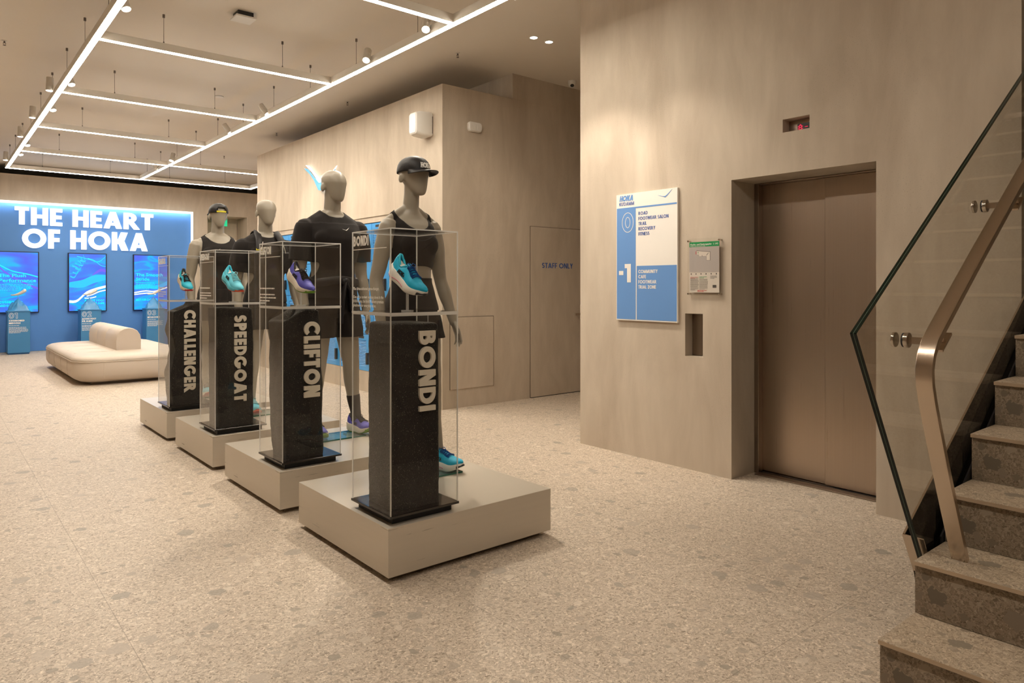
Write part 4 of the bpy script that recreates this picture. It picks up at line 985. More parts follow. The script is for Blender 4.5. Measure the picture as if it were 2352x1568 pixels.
for k in range(4):
    y0 = PY[k]; nm = NAMES[k]
    dk = '%s of the four display pedestals, under the %s case' % (WHO[k], nm)
    t = thing('display_pedestal', 'low square champagne pedestal, ' + dk, 'pedestal', ((PX0 + PX1) / 2, y0 + .5006, 0), group='low square display pedestals')
    hx = (PX1 - PX0) / 2
    G().box(-hx, hx, -.5006, .5006, .028, PZ).build('body', 'pedestal', t, bevel=.0012, segs=1)
    G().box(-hx + .045, hx - .045, -.4556, .4556, 0, .028).build('plinth', 'plinth', t)
    # acrylic case on its black board
    cx, cy = CX0 + CS / 2, y0 + CY0 + CS / 2; s = CS / 2
    t = thing('display_case', 'tall clear acrylic case headed %s with a shoe shelf over a foam block' % nm, 'display case', (cx, cy, PZ), group='clear acrylic display cases')
    z = lambda v: v - PZ
    G().box(-s + .024, s - .024, -s + .024, s - .024, .0004, z(.286)).build('foot', 'boardfoot', t)
    G().box(-s - .004, s + .004, -s - .004, s + .004, z(.286), z(CB)).build('board', 'board', t, bevel=.001, segs=1)
    e = .0050
    for nme, za, zb in (('lower_box', CB, CSH - .012), ('upper_box', CSH, CT)):
        za, zb = z(za) + .0003, z(zb); g = G()
        g.box(-s + e, s - e, -s, -s + .004, za, zb - e).box(-s + e, s - e, s - .004, s, za, zb - e).box(-s, -s + .004, -s + e, s - e, za, zb - e).box(s - .004, s, -s + e, s - e, za, zb - e)
        if nme == 'upper_box': g.box(-s + e, s - e, -s + e, s - e, zb - .004, zb)
        p = g.build(nme, 'clear', t)
        g = G()
        for a in (-1, 1):
            for b in (-1, 1): g.box(*sorted((a * s, a * (s - e))), *sorted((b * s, b * (s - e))), za, zb)
            g.box(-s + e, s - e, *sorted((a * s, a * (s - e))), zb - e, zb).box(*sorted((a * s, a * (s - e))), -s + e, s - e, zb - e, zb)
        g.build('edge', 'edge', p)
    sh = G().box(-s + .0005, s - .0005, -s + .0005, s - .0005, z(CSH) - .0115, z(CSH) - .0005).build('shelf', 'shelf', t)
    g = G()
    for a in (-1, 1): g.box(-s - .001, s + .001, *sorted((a * s, a * (s + .001))), z(CSH) - .0115, z(CSH) - .0005).box(*sorted((a * s, a * (s + .001))), -s - .001, s + .001, z(CSH) - .0115, z(CSH) - .0005)
    g.build('shelf_edge', 'edge', sh)
    G().cyl((-.016, -.052, z(CSH)), (-.016, -.052, z(CSH) + .112), .007, n=18).cyl((-.016, -.052, z(CSH)), (-.016, -.052, z(CSH) + .005), .03, n=24).build('shoe_stand', 'rod', t, smooth=40)
    if k == 0: G().cyl((.15, .02, z(.30)), (.15, .02, z(CSH) - .0125), .003, n=8).build('support_pin', 'rod', t)
    g = G(); o = Vector((-s - .0004, s - .016, 0))
    lettering(G(), nm, o + Z * z(1.556), -Y, Z, -X, .050, w=.25, d=.0006, fit=(.155, .185, .225, .235)[k]).build('case_heading', 'vinyl', t)['label'] = 'white case heading ' + nm
    g.prism(_rect(0, 0, .33, .0035), o + Z * z(1.537), -Y, Z, -X, .0006)
    if BLURB[k]:
        for i, ln in enumerate(BLURB[k]):
            if ln: small_text(ln, o + Z * z(1.340 - i * .0205), -Y, Z, -X, .0205, 'vinyl', 'case_print', t, bold=.0006, fit=min(.30, len(ln) * .0079))
    else: print_lines(g, o + Z * z(1.340), -Y, Z, -X, .24, 1, .02, .008, .0006, 30 + k, 1.0); print_lines(g, o + Z * z(1.302), -Y, Z, -X, .28, 3, .0195, .008, .0006, 31 + k)
    ob = g.build('case_lettering', 'vinyl', t); ob['label'] = 'white vinyl rule and small text'
    # foam block with its vertical name
    prof, slant, dep = ROCKX[k]; yf = y0 + .074
    t = thing('foam_block', 'rough charcoal foam block with %s in cream letters running down it' % nm, 'block', (1.81, yf + dep / 2, CB + .0002), group='charcoal foam blocks inside the cases')
    rings = []; NZs = 60; H = prof[-1][0]
    cap_in = [0, .5, .8, .95, 1.0]
    for j in range(NZs + 1):
        q = j / NZs; zz = q * H; i = 0
        while i < len(prof) - 2 and zz > prof[i + 1][0]: i += 1
        f = (zz - prof[i][0]) / max(1e-6, prof[i + 1][0] - prof[i][0]); f = f * f * (3 - 2 * f)
        xl = prof[i][1] + (prof[i + 1][1] - prof[i][1]) * f - 1.81; xr = prof[i][2] + (prof[i + 1][2] - prof[i][2]) * f - 1.81
        r = .022; ring = []
        for ccx, ccy, a in ((xr - r, dep / 2 - r, 0), (xl + r, dep / 2 - r, 90), (xl + r, -dep / 2 + r, 180), (xr - r, -dep / 2 + r, 270)):
            for i2 in range(7): b = radians(a + 90 * i2 / 6); ring.append((ccx + r * cos(b), ccy + r * sin(b)))
            nx = {0: (xl + r, dep / 2), 90: (xl, -dep / 2 + r), 180: (xr - r, -dep / 2), 270: (xr, dep / 2 - r)}[a]; p0 = ring[-1]
            for i2 in range(1, 8): ring.append((p0[0] + (nx[0] - p0[0]) * i2 / 8, p0[1] + (nx[1] - p0[1]) * i2 / 8))
        out = []
        for px, py in ring:
            sx = (px - xl) / (xr - xl); pz = zz + slant(sx) * q ** 3
            amp = (.0035 if k in (0, 2) else .008) * (0 if j == 0 else 1) * (.35 if (py < -dep / 2 + .01 and px > xl + .10) else 1)
            dn = noise.noise((px * 14 + k * 9, py * 14, pz * 9)) * amp + noise.noise((px * 60, py * 60 + k, pz * 60)) * .0014
            cxm, cym = px - (xl + xr) / 2, py; ln = max(1e-4, sqrt(cxm * cxm + cym * cym))
            out.append(Vector((px + dn * cxm / ln, max(py + dn * cym / ln, -dep / 2 + .0005), pz)))
        rings.append(out)
    top = rings[-1]; c = sum(top, Vector()) / len(top)
    for a, dz in ((.985, .004), (.95, .009), (.88, .012), (.6, .013), (.2, .013)): rings.append([Vector((c.x + (p.x - c.x) * a, c.y + (p.y - c.y) * a, p.z + dz)) for p in top])
    G().loft(rings).build('body', 'foam', t, smooth=50)
    xa, hc, za, zb = TXT[k]
    ob = lettering(G(), nm, (xa - 1.81, -dep / 2 + .0008, za - CB), -Z, X, -Y, hc, w=.27 if k else .24, d=.014, fit=za - zb, track=.08).build('name_letters', 'cream', t, bevel=.0012, segs=1); ob['label'] = 'cream raised letters ' + nm
# ------------------------------------------------------------------ staircase, glass balustrade, handrail
RISE, RUN, SX0, SY = .1886, .2894, 2.428, 1.019
stair = thing('staircase', 'stone staircase rising on the right with risers coloured darker for shade and lighter treads', 'stairs', (SX0, SY - .75, 0))
S0 = Vector((SX0, SY, 0)); off = Matrix.Translation(-Vector((SX0, SY - .75, 0)))
NS = 15; ST = None
for k in range(NS):
    x, z = SX0 + k * RUN, (k + 1) * RISE
    if ST is None:
        ST = G().box(.012, RUN + .012, -1.85, 0, -RISE, -.0165).build('step', 'riser', stair)
        G().box(0.0, RUN + .010, -1.85, .0005, -.016, 0).build('tread', 'tread', ST, bevel=.001, segs=1)
        G().box(-.002, .004, -1.85, .0008, -.0145, -.001).build('nosing', 'nosing', ST)
        st = ST
    else: st = copy_tree(ST, stair)
    st.location = (k * RUN, .75, z)
g = G().prism([(.05, 0), (RUN * NS, 0), (RUN * NS, RISE * NS - .22), (.05 + RUN, RISE - .02), (.05, RISE - .20)], (0, .7480, 0), X, Z, -Y, 2.55)
g.build('core', 'plinth', stair)
gl = thing('glass_balustrade', 'leaning clear glass balustrade beside the stairs with dark green edges', 'balustrade', (2.80, 1.05, .25))
go = Matrix.Translation(-Vector((2.80, 1.05, .25)))
GY0, GY1 = 1.036, 1.056
B0, KN = (2.880, .300), (2.306, 1.206); sl = .657
TP = (6.2, 1.206 + sl * (6.2 - 2.306)); BT2 = (6.2, .300 + sl * (6.2 - 2.880))
G().prism([B0, BT2, TP, KN], (0, GY1, 0), X, Z, -Y, GY1 - GY0).xf(go).build('pane', 'glass', gl)
def edge_strip(a, b, y0, y1, th, nm, mat):
    a, b = Vector((a[0], 0, a[1])), Vector((b[0], 0, b[1])); d = (b - a).normalized(); n_ = Vector((-d.z, 0, d.x))
    if n_.x > 0 and abs(d.x) < .8: n_ = -n_
    if abs(d.x) > .8 and n_.z < 0: n_ = -n_
    g = G(); q = [a, b, b + n_ * th, a + n_ * th]
    g.add([Vector((p.x, y0, p.z)) for p in q] + [Vector((p.x, y1, p.z)) for p in q], [(0, 1, 2, 3), (7, 6, 5, 4), (0, 4, 5, 1), (1, 5, 6, 2), (2, 6, 7, 3), (3, 7, 4, 0)])
    return g.xf(go).build(nm, mat, gl)
for (a, b) in ((B0, KN), (KN, TP)):
    o = edge_strip(a, b, GY0 - .0003, GY0 + .0085, .0015, 'edge', 'gedge'); edge_strip(a, b, GY1 - .0085, GY1 + .0003, .0015, 'edge', 'gedge'); edge_strip(a, b, GY0 + .0086, GY1 - .0086, .0013, 'interlayer', 'gseam')
# steel shoe that holds the pane: outer cheek, inner dark face, end plate
A0 = (2.835, .425); A1 = (6.2, .425 + .590 * (6.2 - 2.835))
t = thing('glass_shoe', 'dark steel channel holding the glass along the stair edge with a bright top edge', 'channel', (2.9, 1.09, 0))
so = Matrix.Translation(-Vector((2.9, 1.09, 0)))
G().prism([(3.02, .0), (6.2, .0), A1, A0, (2.93, .27)], (0, 1.100, 0), X, Z, -Y, .007).xf(so).build('cheek', 'plate', t)
d = Vector((A1[0] - A0[0], 0, A1[1] - A0[1])).normalized()
g = G(); a, b = Vector((A0[0], 0, A0[1])), Vector((A1[0], 0, A1[1])); n_ = Vector((-d.z, 0, d.x)) * .004
g.add([p + Y * yy for yy in (1.0925, 1.1005) for p in (a, b, b + n_, a + n_)], [(0, 1, 2, 3), (7, 6, 5, 4), (0, 4, 5, 1), (1, 5, 6, 2), (2, 6, 7, 3), (3, 7, 4, 0)])
o = g.xf(so).build('top_edge', 'rail', t); o['label'] = 'bright brushed top edge'
ld = Vector((B0[0] - KN[0], 0, B0[1] - KN[1])).normalized()
p0 = Vector((A0[0], 0, A0[1])); p1 = p0 + ld * .26; t_ = Vector((.004, 0, .003))
g = G(); g.add([p + Y * yy for yy in (1.0285, 1.1022) for p in (p0, p1, p1 - t_ * 1.0, p0 - t_ * 1.0)], [(0, 1, 2, 3), (7, 6, 5, 4), (0, 4, 5, 1), (1, 5, 6, 2), (2, 6, 7, 3), (3, 7, 4, 0)])
o = g.xf(so).build('end_plate', 'rail', t); o['label'] = 'brushed bronze coloured end plate'
G().prism([(3.02, .0), (6.2, .0), (6.2, .378 + .6517 * (6.2 - 2.90)), (2.99, .40), (3.0, .30)], (0, 1.0285, 0), X, Z, -Y, .006).xf(so).build('inner_cheek', 'boardfoot', t)
# handrail: flat bar, bent at knee height
h = thing('handrail', 'brushed steel flat-bar handrail bent down to the second step', 'handrail', (2.85, .93, 2 * RISE))
ho = Matrix.Translation(-Vector((2.85, .93, 2 * RISE)))
RY = .915
path = [(2.853, RY, .3785), (2.79, RY, .50), (2.66, RY, .755), (2.590, RY, .900), (2.556, RY, .975), (2.534, RY, 1.035), (2.530, RY, 1.085), (2.545, RY, 1.130), (2.580, RY, 1.172), (2.63, RY, 1.208), (2.80, RY, 1.322), (3.06, RY, 1.494), (3.665, RY, 1.885), (5.6, RY, 3.14)]
G().bar(path, .026, .0115, Y).xf(ho).build('rail', 'rail', h, smooth=30, bevel=.0015)
for j, (px, pz) in enumerate(((2.671, 1.168), (3.489, 1.702), (4.307, 2.236))):
    G().cyl((px, 1.0595, pz), (px, 1.070, pz), .027, n=32).xf(ho).build('glass_clamp', 'puck', h, smooth=40, bevel=.002)
    o = G().cyl((px, 1.0155, pz), (px, 1.0305, pz), .027, n=32).xf(ho).build('glass_clamp', 'puck', h, smooth=40, bevel=.002)
    G().cyl((px, 1.0306, pz), (px, 1.0358, pz), .0255, n=32).xf(ho).build('gasket', 'rubber', o)
    g = G().box(px - .005, px + .005, RY - .012, 1.0155, pz - .012, pz + .012); u_ = Vector((.84, 0, .55))
    q = Vector((px, RY, pz)); w_ = Vector((-.55, 0, .84))
    g.add([q + u_ * a * .05 + w_ * .004 * s2 + Y * c2 * .020 for s2 in (-1, 1) for a, c2 in ((-1, -1), (1, -1), (1, 1), (-1, 1))], [(0, 3, 2, 1), (4, 5, 6, 7), (0, 1, 5, 4), (1, 2, 6, 5), (2, 3, 7, 6), (3, 0, 4, 7)])
    g.xf(ho).build('bracket', 'rail', h)
# ------------------------------------------------------------------ running shoes
def lerp(tab, q):
    for (a, va), (b, vb) in zip(tab, tab[1:]):
        if q <= b: f = (q - a) / (b - a); f = f * f * (3 - 2 * f); return va + (vb - va) * f
    return tab[-1][1]
SL = .270
def shoe(root, C, as_child=None, side=1):
    """C: upper, sole, tip, lace, collar, lining colours, stripe.  Toe towards -Y, origin under the middle of the sole."""
    zb = lambda q: .020 * max(0, .22 - q) ** 2 / .0484 + .037 * max(0, q - .62) ** 2 / .1444
    zt = lambda q: lerp([(0, .072), (.15, .060), (.5, .048), (.75, .042), (1, .054)], q)
    ws = lambda q: lerp([(0, .020), (.06, .037), (.15, .0435), (.40, .0395), (.70, .0515), (.86, .0435), (.94, .031), (.98, .018), (1, .006)], q)
    zu = lambda q: lerp([(0, .120), (.05, .127), (.12, .113), (.24, .088), (.39, .112), (.47, .107), (.64, .088), (.80, .077), (.93, .073), (1, .064)], q)
    wu = lambda q: ws(q) * lerp([(0, .9), (.1, .80), (.4, .88), (.8, .95), (1, .9)], q)
    yy = lambda q: SL / 2 - q * SL
    cxo = lambda q: side * .008 * sin(pi * q) - side * .004
    def arch(q, a, add=0.0):
        c, s = cos(a), sin(a); w = wu(q) * (1 - (.40 if q < .40 else .40 - .28 * min(1, (q - .40) / .3)) * max(0, s) ** 2.2) + add
        return Vector((cxo(q) + w * (abs(c) ** .75) * (1 if c > 0 else -1), yy(q), zt(q) - .006 + (zu(q) - zt(q) + .006 + add) * max(0, s) ** .8))
    n = 22; qs = [i / 40 for i in range(41)]
    g = G(); rings = []
    for q in qs:
        ring = []
        op = max(0, min(1, (q - .045) / .02)) * max(0, min(1, (.395 - q) / .03))
        for j in range(n + 1):
            a = pi * j / n; p = arch(q, a)
            if op and .30 * pi < a < .70 * pi:
                k = op * min(1, (.20 * pi - abs(a - pi / 2)) / (.05 * pi)); p.z -= k * (zu(q) - zt(q)) * .62
            ring.append(p)
        for j in range(1, 6): f = j / 6; ring.append(Vector((ring[n].x + (ring[0].x - ring[n].x) * f, yy(q), zt(q) - .006)))
        rings.append(ring)
    up = g.loft(rings).build('shoe' if as_child else 'upper', C['upper'], as_child or root, smooth=50)
    P = up if as_child else root
    rings = []
    for q in qs:
        w = ws(q); b, t = zb(q) + .007, zt(q); m = (b + t) / 2; ring = []
        for ax, az in ((1, b), (1.03, b + (t - b) * .25), (1.035, m), (1.0, t - (t - b) * .15), (.95, t), (.5, t), (0, t), (-.5, t), (-.95, t), (-1.0, t - (t - b) * .15), (-1.035, m), (-1.03, b + (t - b) * .25), (-1, b), (-.5, b), (0, b), (.5, b)):
            ring.append(Vector((cxo(q) + ax * w, yy(q) + (.012 * (1 - abs(az - m) / (t - b) * 2) if q == 0 else 0), az)))
        rings.append(ring)
    G().loft(rings).build('midsole', C['sole'], P, smooth=40)
    rings = []
    for q in qs[1:]:
        w = ws(q) * .97; b = zb(q); tip = max(0, (q - .86) / .14)
        t = b + .0068 + tip * .012
        rings.append([Vector((cxo(q) + w * x_ * (1.06 if tip else 1), yy(q) - .003 * tip, z_)) for x_, z_ in ((.92, b), (1, b + .003), (1, t), (-1, t), (-1, b + .003), (-.92, b))])
    G().loft(rings).build('outsole', C['out'], P, smooth=40)
    g = G(); g.loft([[Vector((cxo(q) + ws(q) * x_ * 1.05, yy(q) - .0035 - (.004 if q > .97 else 0), z_)) for x_, z_ in ((1, zb(q) + .003), (1, zt(q) - .012), (.6, zt(q) - .006), (-.6, zt(q) - .006), (-1, zt(q) - .012), (-1, zb(q) + .003))] for q in (.90, .94, .97, .99, 1.0)])
    g.build('toe_bumper', C['tip'], P, smooth=40)
    # padded collar
    ring = []
    for i in range(28):
        a = 2 * pi * i / 28; q = .215 - .180 * cos(a); q = max(.035, q)
        s = sin(a); aa = pi / 2 - s * .19 * pi
        p = arch(q, aa); ring.append(Vector((cxo(q) + (p.x - cxo(q)) * 1.0, p.y, p.z - .001)))
    G().tube(ring, .0065, 8, loop=True).build('collar', C['collar'], P, smooth=60)
    g = G(); g.loft([[Vector((cxo(q) + .024 * cos(t_) * sin(pi * min(1, max(.08, (q - .02) / .40))), yy(q), zt(q) + .030 + .004 * sin(t_))) for t_ in [2 * pi * i / 12 for i in range(12)]] for q in (.05, .10, .18, .28, .38)])
    g.build('lining', C['lining'], P, smooth=60)
    g = G()      # tongue
    rings = []
    for q in (.355, .39, .44, .53, .65): rings.append([arch(q, pi * f, .0025 + (.009 if q < .38 else 0)) - Z * dz for f, dz in ((.40, 0), (.45, 0), (.5, 0), (.55, 0), (.60, 0), (.60, .006), (.5, .006), (.40, .006))])
    g.loft(rings).build('tongue', C['tongue'], P, smooth=60)
    g = G()
    for i in range(6):
        q0 = .43 + i * .045
        for s in (1, -1):
            pts = [arch(q0 + (.022 * f if s > 0 else .022 * (1 - f)), pi * (.30 + .40 * f), .0042 + .002 * sin(pi * f)) for f in (0, .2, .4, .6, .8, 1)]
            g.tube(pts, [(.0042, .0020)] * 6, 6)
    q = .42
    for s in (-1, 1):
        b = arch(q, pi / 2, .006)
        g.tube([b, b + Vector((s * .015, .008, .010)), b + Vector((s * .028, .0, .006)), b + Vector((s * .022, -.014, -.004)), b + Vector((s * .006, -.004, .0))], .0022, 6)
    g.build('laces', C['lace'], P, smooth=60)
    if C.get('stripe'):
        g = G()
        for s in (-1, 1): g.tube([Vector((cxo(q) + s * ws(q) * 1.037, yy(q), zb(q) + .010 + .012 * sin(pi * min(1, max(0, (q - .1) / .6))))) for q in [.08 + .5 * i / 10 for i in range(11)]], [(.0022, .0012)] * 11, 6)
        g.build('stripe', C['stripe'], P, smooth=60)
    if C.get('mark'):
        g = G()
        for s in (-1, 1):
            q = .42; px = cxo(q) + s * (wu(q) + .0015)
            lettering(g, 'HOKA', (px, yy(.27 if s < 0 else .52), zt(.4) + .006), -Y if s < 0 else Y, (Z - X * s * .30), X * s, .020, w=.26, d=.0016, fit=.062, track=.04, shear=.2)
        ob = g.build('side_mark', C['mark'], P); ob['label'] = 'dark slanted side mark'
    return up
SHOE = [dict(upper='teal', sole='solepale', out='solepale', tip='soleblack', lace='lacenavy', collar='aqua', lining='linen', tongue='teal', stripe='pink', mark='black'),
        dict(upper='violet', sole='solecream', out='lime', tip='lime', lace='lacedark', collar='lacedark', lining='linen', tongue='lacedark', mark='black'),
        dict(upper='sky', sole='sky', out='shoered', tip='orange', lace='lacepale', collar='aqua', lining='linen', tongue='aqua', stripe='soleblack', mark='black'),
        dict(upper='aqua', sole='solecream', out='shoered', tip='shoered', lace='lacedark', collar='lacedark', lining='linen', tongue='aqua', mark='black')]
SDESC = ('bright teal running shoe with a thick cream sole in the BONDI case', 'violet running shoe with black laces and a green toe in the CLIFTON case', 'pale aqua trail shoe with an orange toe in the SPEEDGOAT case', 'teal shoe with black collar and red toe in the CHALLENGER case')
for k in range(4):
    t = thing('running_shoe', SDESC[k], 'shoe', (1.806, PY[k] + .160, CSH + .116), group='shoes shown in the acrylic cases')
    t.scale = (.95, .95, .95); shoe(t, SHOE[k], side=-1); t.rotation_euler = (radians(31), 0, radians((12, 12, 12, 4)[k]))
# ------------------------------------------------------------------ mannequins
def solid(parts, voxel=.0062, smooth=3, name='form'):
    g = G()
    for p in parts: g.add(p.v, p.f)
    me = g.mesh(name); bm = bmesh.new(); bm.from_mesh(me); bmesh.ops.recalc_face_normals(bm, faces=bm.faces); bm.to_mesh(me); bm.free()
    ob = bpy.data.objects.new(name, me); COL.objects.link(ob)
    m = ob.modifiers.new('r', 'REMESH'); m.mode = 'VOXEL'; m.voxel_size = voxel; m.adaptivity = 0.0
    s = ob.modifiers.new('s', 'SMOOTH'); s.factor = .5; s.iterations = smooth
    bpy.context.view_layer.update()
    r = bpy.data.meshes.new_from_object(ob.evaluated_get(bpy.context.evaluated_depsgraph_get()))
    bpy.data.objects.remove(ob); bpy.data.meshes.remove(me)
    for p in r.polygons: p.use_smooth = True
    return r
def obj(me, name, mat, parent):
    me.name = name; me.materials.clear(); me.materials.append(M[mat])
    o = bpy.data.objects.new(name, me); COL.objects.link(o); o.parent = parent; return o
def shell(me, keep, off, name, mat, parent, wrinkle=0.0, wscale=9, seed=0, thick=.004, rim=6):
    """cut a garment from a closed form: keep(v) decides, hems are smoothed, cloth gets a thickness"""
    bm = bmesh.new(); bm.from_mesh(me); bm.normal_update()
    nrm = {v: v.normal.copy() for v in bm.verts}
    kill = [v for v in bm.verts if not keep(v.co)]
    dead = set(kill)
    for v in bm.verts:
        o_ = off(v.co) if callable(off) else off
        if wrinkle: o_ += wrinkle * (noise.noise(Vector((v.co.x * wscale, v.co.y * wscale, v.co.z * wscale * .55 + seed))) + .5 * noise.noise(Vector((v.co.x * wscale * 2.3 + 5, v.co.y * wscale * 2.3, v.co.z * wscale * 1.5 + seed))))
        v.co = v.co + nrm[v] * o_
    bmesh.ops.delete(bm, geom=kill, context='VERTS')
    loose = [v for v in bm.verts if not v.link_faces]
    bmesh.ops.delete(bm, geom=loose, context='VERTS')
    # keep only the big pieces
    for _ in range(rim):
        new = {}
        for v in bm.verts:
            if v.is_boundary:
                nb = [e.other_vert(v) for e in v.link_edges if e.is_boundary]
                if len(nb) == 2: new[v] = v.co * .4 + (nb[0].co + nb[1].co) * .3
        for v, c in new.items(): v.co = c
    m2 = bpy.data.meshes.new(name); bm.to_mesh(m2); bm.free()
    for p in m2.polygons: p.use_smooth = True
    o = obj(m2, name, mat, parent)
    s = o.modifiers.new('cloth', 'SOLIDIFY'); s.thickness = thick; s.offset = -1
    return o
def ell(cx, cy, z, rx, ry, n=28, p=2.0):
    out = []
    for i in range(n):
        a = 2 * pi * i / n; c, s = cos(a), sin(a)
        out.append(Vector((cx + rx * abs(c) ** (2 / p) * (1 if c >= 0 else -1), cy + ry * abs(s) ** (2 / p) * (1 if s >= 0 else -1), z)))
    return out
def limb(pts, rad, n=18):
    """tapered limb with rounded ends"""
    pts = [Vector(p) for p in pts]; rad = [r if isinstance(r, tuple) else (r, r) for r in rad]
    d0 = (pts[0] - pts[1]).normalized(); d1 = (pts[-1] - pts[-2]).normalized(); r0, r1 = min(rad[0]), min(rad[-1])
    P = [pts[0] + d0 * r0 * .95, pts[0] + d0 * r0 * .6] + pts + [pts[-1] + d1 * r1 * .6, pts[-1] + d1 * r1 * .95]
    R = [tuple(x * .25 for x in rad[0]), tuple(x * .78 for x in rad[0])] + rad + [tuple(x * .78 for x in rad[-1]), tuple(x * .25 for x in rad[-1])]
    return G().tube(P, R, n, ref=(0, 1, 0))
def refine(pts, rad, k=4):
    """smooth curve through joints"""
    pts = [Vector(p) for p in pts]; rad = [r if isinstance(r, tuple) else (r, r) for r in rad]; P, R = [], []
    for i in range(len(pts) - 1):
        p0, p1, p2, p3 = pts[max(i - 1, 0)], pts[i], pts[i + 1], pts[min(i + 2, len(pts) - 1)]
        for j in range(k):
            f = j / k
            P.append(.5 * ((2 * p1) + (p2 - p0) * f + (2 * p0 - 5 * p1 + 4 * p2 - p3) * f * f + (3 * p1 - p0 - 3 * p2 + p3) * f ** 3))
            g = f * f * (3 - 2 * f); R.append(tuple(rad[i][q] + (rad[i + 1][q] - rad[i][q]) * g for q in (0, 1)))
    return P + [pts[-1]], R + [rad[-1]]
MALE = [(.452, .050, .040, .006), (.470, .082, .060, .007), (.50, .094, .068, .009), (.53, .095, .067, .008), (.57, .087, .060, .003), (.61, .080, .054, .0), (.65, .083, .056, -.001), (.70, .094, .064, -.004), (.74, .102, .067, -.004), (.775, .104, .061, .0), (.80, .100, .052, .005), (.820, .084, .043, .008), (.836, .056, .036, .009), (.848, .036, .033, .008)]
FEM = [(.452, .050, .040, .006), (.470, .084, .062, .008), (.50, .096, .070, .011), (.53, .093, .066, .010), (.57, .075, .056, .003), (.61, .062, .049, .0), (.65, .063, .050, -.001), (.69, .071, .057, -.004), (.725, .079, .060, -.003), (.765, .079, .053, .001), (.79, .076, .045, .005), (.808, .062, .036, .008), (.823, .040, .030, .009), (.838, .026, .026, .008)]
def hand(wr, dirv, back, fore, s, flip):
    """palm, four fingers and a thumb; dirv = along the fingers, back = normal of the back of the hand, fore = towards the thumb side"""
    parts = []; wr = Vector(wr); d = Vector(dirv).normalized(); b = Vector(back); b = (b - d * b.dot(d)).normalized(); f = Vector(fore); f = (f - d * f.dot(d) - b * f.dot(b)).normalized()
    L_ = .092 * s; rings = []
    for q, w, t in ((-.12, .024, .020), (.05, .027, .018), (.3, .036, .0165), (.6, .041, .0155), (.85, .0415, .0135), (1.0, .039, .011), (1.04, .034, .007)):
        c = wr + d * L_ * q + f * .003 * q
        rings.append([c + f * cos(2 * pi * k / 16) * w * s + b * sin(2 * pi * k / 16) * t * s for k in range(16)])
    parts.append(G().loft(rings))
    for i, (ln, spread) in enumerate(((.072, .10), (.080, .03), (.075, -.04), (.060, -.12))):
        base = wr + d * L_ * (.95 - .03 * abs(i - 1.2)) + f * (.030 - .0205 * i) * s
        dd = (d + f * spread).normalized(); cur = base; pts = [base - dd * .01 * s, base]; bend = .10 + .05 * i
        for j, fr in enumerate((.45, .32, .23)):
            dd = (dd - b * bend * (1 + .5 * j)).normalized(); cur = cur + dd * ln * fr * s; pts.append(cur)
        parts.append(limb(pts, [.0092 * s, .0090 * s, .0086 * s, .0078 * s, .0062 * s], 10))
    base = wr + d * L_ * .22 + f * .030 * s - b * .006 * s
    t1 = (d * .72 + f * .62 - b * .30).normalized(); t2 = (d * .92 + f * .25 - b * .30).normalized()
    parts.append(limb([base - t1 * .02 * s, base + t1 * .022 * s, base + t1 * .036 * s + t2 * .020 * s, base + t1 * .036 * s + t2 * .045 * s], [.0135 * s, .0120 * s, .0100 * s, .0075 * s], 12))
    return parts
def egg_head(H, hz=.0, yaw=0.0, back=0.0):
    secs = [(.8620, .007, .009, -.043), (.8660, .0150, .0175, -.040), (.8740, .0190, .0245, -.037), (.888, .0252, .0352, -.028), (.907, .0318, .0452, -.018), (.928, .0384, .0525, -.010), (.949, .0446, .0568, -.006), (.964, .0446, .0564, -.003), (.977, .0424, .0535, -.001), (.9875, .0383, .0482, .0), (.9955, .0322, .0408, .0), (1.0015, .0247, .0315, .0), (1.0055, .0163, .0208, .0), (1.0080, .0072, .0092, .0)]
    HZ = lambda z: 1.004 - (1.008 - z) * .83
    g = G().loft([ell(0, (cy * .85 + back) * H, HZ(z) * H, rx * .97 * H, ry * .95 * H, 32, 2.0) for z, rx, ry, cy in secs])
    for s in (-1, 1): g2 = G().ball((s * .0425 * H, (.006 + back) * H, .9365 * H), .0058 * H, .0115 * H, .0160 * H, 14, 8); g2.xf(Matrix.Translation((0, 0, 0))); g.add(g2.v, g2.f)
    return g.xf(Matrix.Rotation(yaw, 4, 'Z'))
